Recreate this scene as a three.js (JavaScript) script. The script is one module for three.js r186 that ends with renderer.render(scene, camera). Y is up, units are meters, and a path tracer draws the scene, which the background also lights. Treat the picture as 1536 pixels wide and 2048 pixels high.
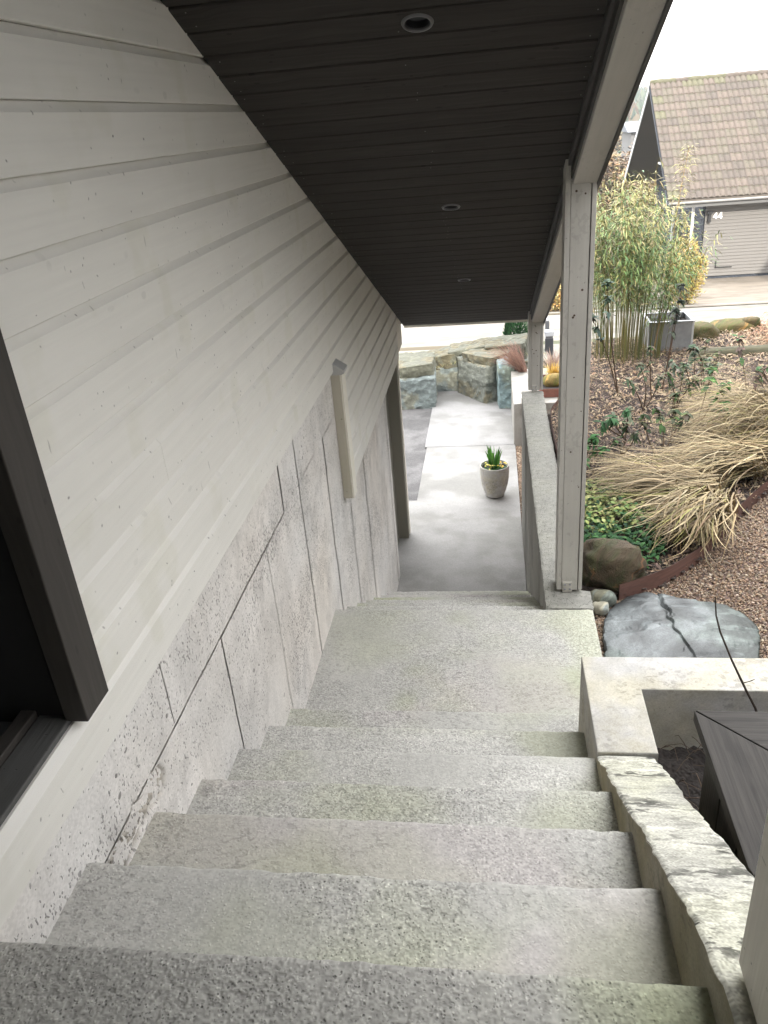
import * as THREE from 'three';
import { mergeGeometries, mergeVertices } from 'three/addons/utils/BufferGeometryUtils.js';
import { RoundedBoxGeometry } from 'three/addons/geometries/RoundedBoxGeometry.js';
import { FontLoader } from 'three/addons/loaders/FontLoader.js';
import { TextGeometry } from 'three/addons/geometries/TextGeometry.js';

// ---------------------------------------------------------------- camera, sky, sun, exposure
const scene = new THREE.Scene();
const camera = new THREE.PerspectiveCamera(66.365, 768 / 1024, 0.05, 2000);
camera.position.set(0.85, 0, 0);
camera.quaternion.setFromRotationMatrix(new THREE.Matrix4().makeBasis(
  new THREE.Vector3(0.989772, -0.079536, -0.11843),
  new THREE.Vector3(0.017522, 0.891653, -0.45238),
  new THREE.Vector3(0.141579, 0.445678, 0.883927)));
const renderer = new THREE.WebGLRenderer();
renderer.toneMapping = THREE.LinearToneMapping;
renderer.toneMappingExposure = 4.3;
renderer.shadowMap.enabled = true;
const SUN = new THREE.Vector3(0.35, 0.52, 0.85).normalize();
const SUN_I = 1.65, SKY_I = 0.95;
{
  const W = 512, H = 256, d = new Float32Array(W * H * 4);
  const n2 = (x, y) => { let v = 0, a = 0.5, f = 3; for (let o = 0; o < 5; o++) { v += a * Math.sin(f * x + 1.7 * o + 2.1 * Math.sin(f * y * 1.3 + o)) * Math.sin(f * 1.1 * y + 0.6 * o + Math.sin(f * x)); a *= 0.5; f *= 2; } return v; };
  for (let j = 0; j < H; j++) for (let i = 0; i < W; i++) {
    const el = ((j + 0.5) / H - 0.5) * Math.PI, az = (i + 0.5) / W * 2 * Math.PI;   // row 0 is the bottom
    const t = Math.max(0, Math.sin(el));
    const x = Math.cos(el) * Math.cos(az), z = Math.cos(el) * Math.sin(az), sd = x * SUN.x + Math.sin(el) * SUN.y + z * SUN.z, glow = Math.exp((sd - 1) * 5), c = 0.5 + 0.5 * n2(x * 1.2 + 2, z * 1.2 + t);
    const k = Math.pow(1 - t, 1.5), b = SKY_I * (0.55 + 0.95 * t + 0.1 * (c - 0.5) * (0.3 + t) + 1.4 * glow);
    const o = (j * W + i) * 4;
    d[o] = b * (0.985 + 0.015 * k); d[o + 1] = b * (0.985 - 0.0 * k); d[o + 2] = b * (0.995 - 0.02 * k); d[o + 3] = 1;
  }
  const tex = new THREE.DataTexture(d, W, H, THREE.RGBAFormat, THREE.FloatType);
  tex.mapping = THREE.EquirectangularReflectionMapping; tex.magFilter = tex.minFilter = THREE.LinearFilter;
  tex.colorSpace = THREE.LinearSRGBColorSpace; tex.needsUpdate = true;
  scene.background = tex; scene.environment = tex;
}
const sun = new THREE.DirectionalLight(new THREE.Color(1, 0.94, 0.84), SUN_I);
sun.position.copy(SUN).multiplyScalar(60); sun.castShadow = true; sun.shadow.radius = 2;
Object.assign(sun.shadow.camera, { left: -30, right: 30, top: 30, bottom: -30, near: 1, far: 140 });
sun.shadow.mapSize.set(4096, 4096);
scene.add(sun); scene.add(sun.target); sun.target.position.set(2, -2, -10);

// ---------------------------------------------------------------- helpers
const rng = s => () => { s |= 0; s = s + 0x6D2B79F5 | 0; let t = Math.imul(s ^ s >>> 15, 1 | s); t = t + Math.imul(t ^ t >>> 7, 61 | t) ^ t; return ((t ^ t >>> 14) >>> 0) / 4294967296; };
const hash = (x, y, z) => { let h = Math.imul(x, 374761393) ^ Math.imul(y, 668265263) ^ Math.imul(z, 2147483647 ^ 0x5bd1e995); h = Math.imul(h ^ h >>> 13, 1274126177); return ((h ^ h >>> 16) >>> 0) / 4294967296; };
const sm = t => t * t * (3 - 2 * t), lerp = (a, b, t) => a + (b - a) * t, clamp = (x, a = 0, b = 1) => Math.min(b, Math.max(a, x)), ss = (a, b, x) => sm(clamp((x - a) / (b - a)));
function n3(x, y, z) {
  const X = Math.floor(x), Y = Math.floor(y), Z = Math.floor(z), u = sm(x - X), v = sm(y - Y), w = sm(z - Z);
  const l = (dz) => lerp(lerp(hash(X, Y, Z + dz), hash(X + 1, Y, Z + dz), u), lerp(hash(X, Y + 1, Z + dz), hash(X + 1, Y + 1, Z + dz), u), v);
  return lerp(l(0), l(1), w) * 2 - 1;
}
const fb3 = (x, y, z, o = 3) => { let v = 0, a = 0.55; for (let i = 0; i < o; i++) { v += a * n3(x, y, z); x *= 2.03; y *= 2.03; z *= 2.03; a *= 0.5; } return v; };
// periodic noise on a texture: p lattice cells across
function pn(u, v, px, py, s) {
  const x = u * px, y = v * py, X = Math.floor(x), Y = Math.floor(y), a = sm(x - X), b = sm(y - Y);
  const X0 = X % px, X1 = (X + 1) % px, Y0 = Y % py, Y1 = (Y + 1) % py;
  return lerp(lerp(hash(X0, Y0, s), hash(X1, Y0, s), a), lerp(hash(X0, Y1, s), hash(X1, Y1, s), a), b);
}
const pf = (u, v, px, py, s, o) => { let r = 0, a = 0.5, t = 0; for (let i = 0; i < o; i++) { r += a * pn(u, v, px, py, s + i); t += a; px *= 2; py *= 2; a *= 0.55; } return r / t; };
const s8 = c => { c = clamp(c); return 255 * (c < 0.0031308 ? 12.92 * c : 1.055 * Math.pow(c, 1 / 2.4) - 0.055); };
function dataTex(data, w, h, srgb) {
  const t = new THREE.DataTexture(data, w, h, THREE.RGBAFormat); t.wrapS = t.wrapT = THREE.RepeatWrapping;
  t.magFilter = THREE.LinearFilter; t.minFilter = THREE.LinearFilter; if (srgb) t.colorSpace = THREE.SRGBColorSpace; t.needsUpdate = true; return t;
}
// fn(u, v, x, y) -> [r, g, b, height]; returns colour map and bump map
function surf(w, h, fn) {
  const c = new Uint8Array(w * h * 4), b = new Uint8Array(w * h * 4);
  for (let j = 0; j < h; j++) for (let i = 0; i < w; i++) {
    const r = fn(i / w, j / h, i, j), o = (j * w + i) * 4;
    c[o] = s8(r[0]); c[o + 1] = s8(r[1]); c[o + 2] = s8(r[2]); c[o + 3] = 255;
    const g = clamp(r[3] ?? 0.5) * 255; b[o] = b[o + 1] = b[o + 2] = g; b[o + 3] = 255;
  }
  return { map: dataTex(c, w, h, true), bumpMap: dataTex(b, w, h, false) };
}
// stamps many small ellipses (pits, spots) into a field with wrap-around
function stamps(w, h, list) {
  const f = new Float32Array(w * h);
  for (const [u, v, rx, ry, s, ang = 0] of list) {
    const cx = u * w, cy = v * h, R = Math.ceil(Math.max(rx, ry)) + 1, ca = Math.cos(ang), sa = Math.sin(ang);
    for (let j = -R; j <= R; j++) for (let i = -R; i <= R; i++) {
      const x = (i * ca + j * sa) / rx, y = (-i * sa + j * ca) / ry, d = x * x + y * y; if (d > 1) continue;
      const X = ((Math.floor(cx) + i) % w + w) % w, Y = ((Math.floor(cy) + j) % h + h) % h, k = Y * w + X;
      f[k] = Math.max(f[k], s * clamp((1 - d) * 2.2));
    }
  }
  return f;
}
const mat = (o) => new THREE.MeshStandardMaterial({ roughness: 0.85, metalness: 0, ...o });
const lin = (r, g, b) => new THREE.Color().setRGB(r, g, b);
// box projection of uv in metres / size; grain: axis along which u runs
function uvBox(g, size = 1, grain = null, ou = 0, ov = 0) {
  if (g.index) g = g.toNonIndexed();
  g.computeVertexNormals();
  const p = g.attributes.position, n = g.attributes.normal, uv = new Float32Array(p.count * 2);
  for (let i = 0; i < p.count; i += 3) {
    let a = [0, 0, 0];
    for (let k = 0; k < 3; k++) { a[0] += Math.abs(n.getX(i + k)); a[1] += Math.abs(n.getY(i + k)); a[2] += Math.abs(n.getZ(i + k)); }
    const dom = a[0] >= a[1] && a[0] >= a[2] ? 0 : a[1] >= a[2] ? 1 : 2;
    for (let k = 0; k < 3; k++) {
      const c = [p.getX(i + k), p.getY(i + k), p.getZ(i + k)];
      let u, v;
      if (grain === null) { u = dom === 0 ? c[2] : c[0]; v = dom === 1 ? c[2] : c[1]; }
      else { const rest = [0, 1, 2].filter(q => q !== grain && q !== dom); if (dom === grain) { u = c[(grain + 1) % 3]; v = c[(grain + 2) % 3]; } else { u = c[grain]; v = c[rest[0]]; } }
      uv[(i + k) * 2] = u / size + ou; uv[(i + k) * 2 + 1] = v / size + ov;
    }
  }
  g.setAttribute('uv', new THREE.BufferAttribute(uv, 2)); return g;
}
const box = (x0, x1, y0, y1, z0, z1, r = 0) => {
  const w = Math.abs(x1 - x0), h = Math.abs(y1 - y0), d = Math.abs(z1 - z0);
  const g = r ? new RoundedBoxGeometry(w, h, d, 2, r) : new THREE.BoxGeometry(w, h, d);
  return g.translate((x0 + x1) / 2, (y0 + y1) / 2, (z0 + z1) / 2);
};
// polygon profile in the (a, b) plane extruded along an axis: 'z' -> (x, y), 'x' -> (z, y), 'y' -> (x, z)
function extr(pts, axis, c0, c1, bevel = 0) {
  const s = new THREE.Shape(pts.map(p => new THREE.Vector2(p[0], p[1])));
  const g = new THREE.ExtrudeGeometry(s, { depth: c1 - c0, bevelEnabled: bevel > 0, bevelSize: bevel, bevelThickness: bevel, bevelOffset: -bevel, bevelSegments: 2, curveSegments: 24 });
  const p = g.attributes.position;
  for (let i = 0; i < p.count; i++) {
    const a = p.getX(i), b = p.getY(i), c = p.getZ(i) + c0;
    if (axis === 'z') p.setXYZ(i, a, b, c); else if (axis === 'x') p.setXYZ(i, c, b, a); else p.setXYZ(i, a, c, b);
  }
  if (axis !== 'z') { const q = g.attributes.position.array; for (let i = 0; i < q.length; i += 9) for (let k = 0; k < 3; k++) { const t = q[i + 3 + k]; q[i + 3 + k] = q[i + 6 + k]; q[i + 6 + k] = t; } }
  g.deleteAttribute('normal'); g.deleteAttribute('uv'); g.computeVertexNormals(); return g;
}
// a grid surface
function gridGeo(nu, nv, fn, uvfn) {
  const pos = [], uv = [], idx = [];
  for (let j = 0; j <= nv; j++) for (let i = 0; i <= nu; i++) { const p = fn(i / nu, j / nv, i, j); pos.push(p[0], p[1], p[2]); const q = uvfn ? uvfn(i / nu, j / nv, p) : [i / nu, j / nv]; uv.push(q[0], q[1]); }
  for (let j = 0; j < nv; j++) for (let i = 0; i < nu; i++) { const a = j * (nu + 1) + i, b = a + 1, c = a + nu + 1, d = c + 1; idx.push(a, b, d, a, d, c); }
  const g = new THREE.BufferGeometry(); g.setAttribute('position', new THREE.Float32BufferAttribute(pos, 3)); g.setAttribute('uv', new THREE.Float32BufferAttribute(uv, 2)); g.setIndex(idx); g.computeVertexNormals(); return g;
}
const merge = gs => mergeGeometries(gs.map(g => { g = g.index ? g.toNonIndexed() : g; for (const k of Object.keys(g.attributes)) if (!['position', 'normal', 'uv', 'color'].includes(k)) g.deleteAttribute(k); return g; }), false);
const used = {};
function nm(n) { const k = used[n] = (used[n] ?? -1) + 1; return k ? n + '_' + String(k).padStart(3, '0') : n; }
function thing(name, label, category, pos = [0, 0, 0], group) {
  const o = new THREE.Group(); o.name = nm(name); o.position.set(...pos); o.userData = { label, category }; if (group) o.userData.group = group; scene.add(o); return o;
}
function part(name, geo, m, parent, kind) {
  const o = new THREE.Mesh(geo, m); o.name = name; if (kind) o.userData.kind = kind;
  if (parent) { const t = new THREE.Vector3(); let q = parent; while (q) { t.add(q.position); q = q.parent; } if (t.lengthSq() > 0 && !geo.userData.local) geo.translate(-t.x, -t.y, -t.z); parent.add(o); } else scene.add(o);
  return o;
}
function struct(name, geo, m) { const o = new THREE.Mesh(geo, m); o.name = nm(name); o.userData.kind = 'structure'; scene.add(o); return o; }
// ribbons: one flat blade along points with width and colour, for blades, leaves and twigs
class Blades {
  constructor() { this.p = []; this.c = []; this.i = []; }
  blade(pts, side, w, col, taper = t => Math.sin(Math.PI * Math.min(1, 0.15 + t * 0.85)), fold = 0) {
    const n = pts.length, b = this.p.length / 3;
    for (let k = 0; k < n; k++) {
      const t = k / (n - 1), ww = w * 0.5 * taper(t), P = pts[k];
      this.p.push(P[0] - side[0] * ww, P[1] - side[1] * ww + fold * ww, P[2] - side[2] * ww, P[0] + side[0] * ww, P[1] + side[1] * ww + fold * ww, P[2] + side[2] * ww);
      this.c.push(...col, ...col);
      if (k) { const a = b + (k - 1) * 2; this.i.push(a, a + 1, a + 3, a, a + 3, a + 2); }
    }
  }
  tube(pts, r0, r1, col, sides = 5) {
    const n = pts.length, b = this.p.length / 3;
    for (let k = 0; k < n; k++) {
      const A = pts[Math.max(0, k - 1)], B = pts[Math.min(n - 1, k + 1)], d = new THREE.Vector3(B[0] - A[0], B[1] - A[1], B[2] - A[2]).normalize();
      const e = new THREE.Vector3(Math.abs(d.x) > 0.8 ? 0 : 1, Math.abs(d.x) > 0.8 ? 1 : 0, 0).cross(d).normalize(), f = d.clone().cross(e), r = lerp(r0, r1, k / (n - 1));
      for (let s = 0; s < sides; s++) { const a = s / sides * 2 * Math.PI, x = Math.cos(a) * r, y = Math.sin(a) * r; this.p.push(pts[k][0] + e.x * x + f.x * y, pts[k][1] + e.y * x + f.y * y, pts[k][2] + e.z * x + f.z * y); this.c.push(...col); }
      if (k) for (let s = 0; s < sides; s++) { const a = b + (k - 1) * sides + s, a2 = b + (k - 1) * sides + (s + 1) % sides; this.i.push(a, a2, a2 + sides, a, a2 + sides, a + sides); }
    }
  }
  geo() {
    const g = new THREE.BufferGeometry(); g.setAttribute('position', new THREE.Float32BufferAttribute(this.p, 3)); g.setAttribute('color', new THREE.Float32BufferAttribute(this.c, 3));
    g.setAttribute('uv', new THREE.Float32BufferAttribute(new Float32Array(this.p.length / 3 * 2), 2)); g.setIndex(this.i); g.computeVertexNormals(); return g;
  }
}
const leafMat = new THREE.MeshPhysicalMaterial({ vertexColors: true, roughness: 0.75, specularIntensity: 0.35, side: THREE.DoubleSide });
const dryMat = mat({ vertexColors: true, roughness: 0.75, side: THREE.DoubleSide });
const vary = (c, R, a = 0.25) => { const k = 1 + (R() - 0.5) * 2 * a; return [c[0] * k * (1 + (R() - 0.5) * 0.12), c[1] * k, c[2] * k * (1 + (R() - 0.5) * 0.15)]; };
function rockGeo(rx, ry, rz, seed, det = 4, amp = 0.18, flat = 0) {
  let g = new THREE.IcosahedronGeometry(1, det); g.deleteAttribute('uv'); g.deleteAttribute('normal'); g = mergeVertices(g);
  const p = g.attributes.position, uv = [];
  for (let i = 0; i < p.count; i++) {
    const x = p.getX(i), y = p.getY(i), z = p.getZ(i), k = 1 + amp * fb3(x * 1.3 + seed, y * 1.3, z * 1.3, 4) + amp * 0.3 * n3(x * 6 + seed, y * 6, z * 6);
    const q = a => Math.sign(a) * Math.pow(Math.abs(a), 1 - flat);
    p.setXYZ(i, q(x) * k * rx, q(y) * k * ry, q(z) * k * rz); uv.push((x * rx + z * rz * 0.7) * 2.6, (y * ry + z * rz * 0.7) * 2.6);
  }
  g.setAttribute('uv', new THREE.Float32BufferAttribute(uv, 2)); g.computeVertexNormals(); return g;
}

// ---------------------------------------------------------------- materials
const T = {};
{ // stair concrete, 2.4 m: coarse brushed grain, algae and reddish patches
  const N = 2048, R = rng(11), list = [];
  for (let i = 0; i < 60000; i++) list.push([R(), R(), 0.8 + R() * R() * 1.5, 0.9 + R() * 1.2, 0.3 + R() * 0.7, R() * 3]);
  const st = stamps(N, N, list), l2 = []; for (let i = 0; i < 42000; i++) l2.push([R(), R(), 1 + R() * 1.5, 1 + R() * 1.2, 0.3 + R() * 0.7, R() * 3]);
  const br = stamps(N, N, l2);
  T.stair = surf(N, N, (u, v, i, j) => {
    const big = pf(u, v, 3, 3, 5, 4), mid = pf(u, v, 14, 14, 21, 3), fine = pn(u, v, 512, 512, 31), fine2 = pn(u, v, 230, 330, 32), k = j * N + i;
    const rough = ss(0.42, 0.62, pf(u, v, 5, 5, 47, 3)), gr = (fine - 0.5) * 0.75 + (fine2 - 0.5) * 0.4;
    const alg = ss(0.5, 0.68, pf(u, v, 4, 4, 71, 4)), red = ss(0.55, 0.7, pf(u, v, 4, 5, 93, 3));
    let l = 0.455 * (0.86 + 0.28 * big) * (0.9 + 0.2 * mid) * (1 + gr * (0.28 + 0.3 * rough)) ;
    l *= 1 - st[k] * (0.2 + 0.4 * rough); l *= 1 + br[k] * (0.14 + 0.26 * rough);
    const crumb = ss(0.53, 0.72, pf(u, v, 170, 230, 48, 3)) * ss(0.36, 0.62, pf(u, v, 7, 8, 49, 4)), crumb2 = ss(0.6, 0.75, pn(u, v, 360, 420, 52)) * (0.3 + 0.7 * rough); l *= 1 - 0.18 * crumb - 0.1 * crumb2;
    const c = [l * 1.0, l * 0.985, l * 0.94];
    const m = alg * (0.35 + 0.65 * mid) * 0.4; c[0] *= 1 - 0.2 * m; c[1] *= 1 - 0.14 * m; c[2] *= 1 - 0.4 * m;
    c[0] *= 1 + 0.025 * red; c[2] *= 1 + 0.015 * red; c[1] *= 1 - 0.012 * red;
    c[2] *= 0.985; return [...c, 0.5 + gr * (0.16 + 0.24 * rough) + 0.25 * (mid - 0.5) - 0.3 * st[k] * (0.3 + 0.7 * rough) + 0.18 * br[k] - 0.25 * crumb - 0.1 * crumb2];
  });
}
{ // foundation concrete, 2.0 m: pale, with blow holes stretched along the casting
  const N = 2048, R = rng(12), list = [];
  for (let i = 0; i < 3500; i++) { const u = R(), v = R(); if (pf(u, v, 6, 9, 9, 4) + (R() - 0.5) * 0.45 < 0.5) continue; const r = 0.9 + Math.pow(R(), 3) * 2.6; list.push([u, v, r, r * (1 + R() * 1.8), 0.5 + R() * 0.5, (R() - 0.5) * 0.7]); }
  for (let i = 0; i < 45; i++) list.push([R(), R(), 3 + R() * 5, 5 + R() * 7, 1, R()]);
  const st = stamps(N, N, list);
  T.wall = surf(N, N, (u, v, i, j) => {
    const big = pf(u, v, 4, 3, 15, 4), mid = pf(u, v, 24, 12, 25, 3), fine = pn(u, v, 400, 400, 35), k = j * N + i, streak = pf(u, v, 90, 5, 45, 3);
    const gate = pf(u, v, 5, 7, 71, 4), pit = Math.max(st[k], 0.8 * ss(0.73, 0.84, 0.68 * pn((u + 0.004 * pn(u, v, 90, 90, 73)) % 1, v, 400, 240, 72) + 0.32 * pn(u, v, 610, 400, 74) + 0.62 * (gate - 0.5))), dirt = ss(0.5, 0.7, pf(u, v, 40, 30, 75, 4)) * ss(0.42, 0.66, pf(u, v, 4, 5, 76, 4)), stain = ss(0.5, 0.72, pf(u, v, 9, 7, 55, 6)) * (0.5 + pf(u, v, 60, 60, 56, 2));
    let l = 0.58 * (0.84 + 0.32 * big) * (0.88 + 0.24 * mid) * (0.9 + 0.2 * fine) * (0.95 + 0.1 * streak); l *= 1 - 0.1 * stain; l *= 1 - 0.14 * dirt; l *= 1 - 0.62 * pit;
    const w = pf(u, v, 3, 3, 65, 3) - 0.5;
    return [l * (1.01 + 0.09 * w), l * (0.975), l * (0.94 - 0.1 * w), 0.65 + 0.2 * (mid - 0.5) + 0.08 * (fine - 0.5) - 0.6 * pit];
  });
}
{ // painted boards, 1.6 m, grain along u
  const N = 1024, R = rng(13), list = [];
  for (let i = 0; i < 260; i++) list.push([R(), R(), 1 + R() * 2.2, 0.8 + R() * 1.4, 0.35 + R() * 0.6, R() * 3]);
  for (let i = 0; i < 26; i++) list.push([R(), R(), 0.8 + R() * 0.6, 4 + R() * 9, 0.55, (R() - 0.5) * 0.8]);
  const kl = []; for (let i = 0; i < 34; i++) { const u = R(), v = R(); kl.push([u, v, 5 + R() * 8, 4 + R() * 4, 0.5 + R() * 0.5]); }
  const st = stamps(N, N, list), kn = stamps(N, N, kl);
  T.paint = surf(N, N, (u, v, i, j) => {
    const g = pf(u, v, 6, 160, 16, 3), big = pf(u, v, 5, 5, 26, 4), sm2 = ss(0.56, 0.78, pf(u, v, 12, 9, 36, 4)), k = j * N + i;
    let l = (0.92 + 0.16 * g * 0.5 + 0.12 * (big - 0.5)) * (1 - 0.05 * sm2) * (1 - 0.75 * st[k]) * (1 - 0.1 * kn[k] * (0.5 + pn(u, v, 150, 150, 46)));
    return [l, l * 0.995, l * (0.985 - 0.03 * sm2), 0.5 + (g - 0.5) * 0.9 - 0.4 * st[k] + 0.2 * kn[k]];
  });
}
{ // scuffed paint for beam and posts
  const N = 1024, R = rng(14), list = [];
  for (let i = 0; i < 420; i++) { const u = R(), v = R(); if (pf(u, v, 4, 4, 77, 2) < 0.5) continue; list.push([u, v, 0.7 + R() * 1.3, 1.5 + R() * 5, 0.3 + R() * 0.5, R() * 3]); }
  const st = stamps(N, N, list);
  T.beam = surf(N, N, (u, v, i, j) => {
    const g = pf(u, v, 5, 140, 18, 3), big = pf(u, v, 6, 6, 28, 4), k = j * N + i, sc = ss(0.6, 0.75, pf(u, v, 40, 60, 38, 3)) * ss(0.5, 0.7, pf(u, v, 5, 5, 39, 3));
    const l = (0.9 + 0.1 * g + 0.2 * (big - 0.5)) * (1 - 0.65 * st[k]) * (1 - 0.14 * sc);
    return [l, l * 0.99, l * 0.98, 0.5 + (g - 0.5) * 0.5];
  });
}
{ // dark stained soffit boards
  const N = 1024, R = rng(15), list = [];
  for (let i = 0; i < 40; i++) { const u = R(), v = R(); list.push([u, v, 5 + R() * 9, 3 + R() * 4, 0.6]); }
  const kn = stamps(N, N, list);
  T.soffit = surf(N, N, (u, v, i, j) => {
    const wob = pf(u, v, 6, 8, 19, 3) * 0.05, g = pf(u, (v + wob) % 1, 5, 96, 29, 3), big = pf(u, v, 3, 12, 39, 3), k = j * N + i;
    const l = 0.034 * (0.74 + 0.52 * g) * (0.85 + 0.3 * big) * (1 - 0.5 * kn[k]);
    return [l * 1.1, l * 1.0, l * 0.93, 0.3 + g * 0.6];
  });
}
{ // weathered coping: pale cement with dark lichen streaks across
  const N = 1024;
  T.coping = surf(N, N, (u, v) => {
    const big = pf(u, v, 5, 5, 17, 4), s1 = pf(u, v, 7, 44, 27, 4), s2 = ss(0.46, 0.6, pf(u, v, 26, 64, 37, 6)) , fine = pn(u, v, 256, 256, 47), blot = ss(0.38, 0.62, pf(u, v, 6, 9, 57, 4));
    let l = 0.47 * (0.7 + 0.6 * big) * (0.75 + 0.5 * fine); l *= 1 - 0.8 * s2 * (0.25 + blot * 0.75); l *= 0.75 + 0.5 * s1;
    const y = 0.3 * ss(0.35, 0.8, pf(u, v, 6, 6, 67, 5));
    return [l * (1 - 0.02 * y), l * (0.985 - 0.0 * y), l * (0.87 - 0.25 * y), 0.6 - 0.3 * s2 * blot + 0.4 * (s1 - 0.5) + 0.2 * (fine - 0.5)];
  });
  const R = rng(16), list = []; for (let i = 0; i < 500; i++) list.push([R(), R(), 0.7 + R(), 0.8 + R() * 1.5, 0.3 + R() * 0.6, R()]);
  const st = stamps(N, N, list);
  T.planter = surf(N, N, (u, v, i, j) => {
    const big = pf(u, v, 4, 4, 18, 4), mid = pf(u, v, 20, 20, 28, 3), brown = 0.7 * ss(0.3, 0.75, pf(u, v, 5, 5, 38, 6)), dark = ss(0.53, 0.68, pf(u, v, 60, 80, 48, 3)) * ss(0.4, 0.66, pf(u, v, 6, 6, 59, 5)), k = j * N + i;
    let l = 0.44 * (0.82 + 0.36 * big) * (0.82 + 0.36 * mid) * (1 - 0.6 * st[k]) * (1 - 0.28 * dark) * (0.88 + 0.24 * pn(u, v, 300, 300, 60));
    return [l * (1 - 0.06 * brown), l * (0.985 - 0.12 * brown), l * (0.97 - 0.34 * brown), 0.6 + 0.2 * (mid - 0.5) - 0.4 * st[k]];
  });
}
{ // parapet top: pitted grey with moss-dark pits; and board-cast sides
  const N = 1024, R = rng(17), list = []; for (let i = 0; i < 4200; i++) list.push([R(), R(), 1.6 + R() * 4, 1 + R() * 2.2, 0.3 + R() * 0.7, (R() - 0.5) * 0.8]);
  const st = stamps(N, N, list);
  T.parapet = surf(N, N, (u, v, i, j) => {
    const big = pf(u, v, 4, 4, 61, 4), mid = pf(u, v, 30, 30, 62, 3), k = j * N + i; const l = 0.27 * (0.8 + 0.4 * big) * (0.8 + 0.4 * mid) * (1 - 0.7 * st[k]);
    return [l, l * 0.99, l * (0.93 - 0.1 * big), 0.6 + 0.3 * (mid - 0.5) - 0.5 * st[k]];
  });
  T.cast = surf(512, 512, (u, v) => {
    const s = pf(u, v, 60, 3, 63, 3), b = pf(u, v, 4, 4, 64, 4); const l = 0.40 * (0.7 + 0.5 * s) * (0.8 + 0.4 * b);
    return [l, l * 0.98, l * 0.92, 0.5 + (s - 0.5) * 0.6];
  });
}
{ // smooth path concrete, 3 m
  const N = 1024;
  T.path = surf(N, N, (u, v) => {
    const big = pf(u, v, 3, 3, 81, 5), mid = pf(u, v, 9, 16, 82, 4), fine = pn(u, v, 400, 400, 83), st = ss(0.52, 0.7, pf(u, v, 5, 6, 84, 4));
    const l = 0.24 * (0.82 + 0.36 * big) * (0.82 + 0.36 * mid) * (0.9 + 0.2 * fine) * (1 - 0.24 * st);
    return [l, l * 0.985, l * (0.955 - 0.03 * st), 0.5 + 0.3 * (fine - 0.5) + 0.3 * (mid - 0.5)];
  });
  T.asphalt = surf(512, 512, (u, v) => {
    const big = ss(0.44, 0.6, pf(u, v, 3, 3, 85, 4)), fine = pn(u, v, 200, 200, 86), mid = pf(u, v, 12, 12, 88, 3); const l = lerp(0.125, 0.08, big) * (0.7 + 0.5 * fine) * (0.8 + 0.4 * mid);
    return [l * 1.03, l, l * 1.0, 0.5 + 0.6 * (fine - 0.5)];
  });
  T.soil = surf(512, 512, (u, v) => { const a = pf(u, v, 12, 12, 87, 5), f = pn(u, v, 150, 150, 89); const l = 0.022 * (0.5 + a) * (0.5 + f); return [l * 1.2, l, l * 0.9, a * 0.7 + f * 0.3]; });
}
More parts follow.
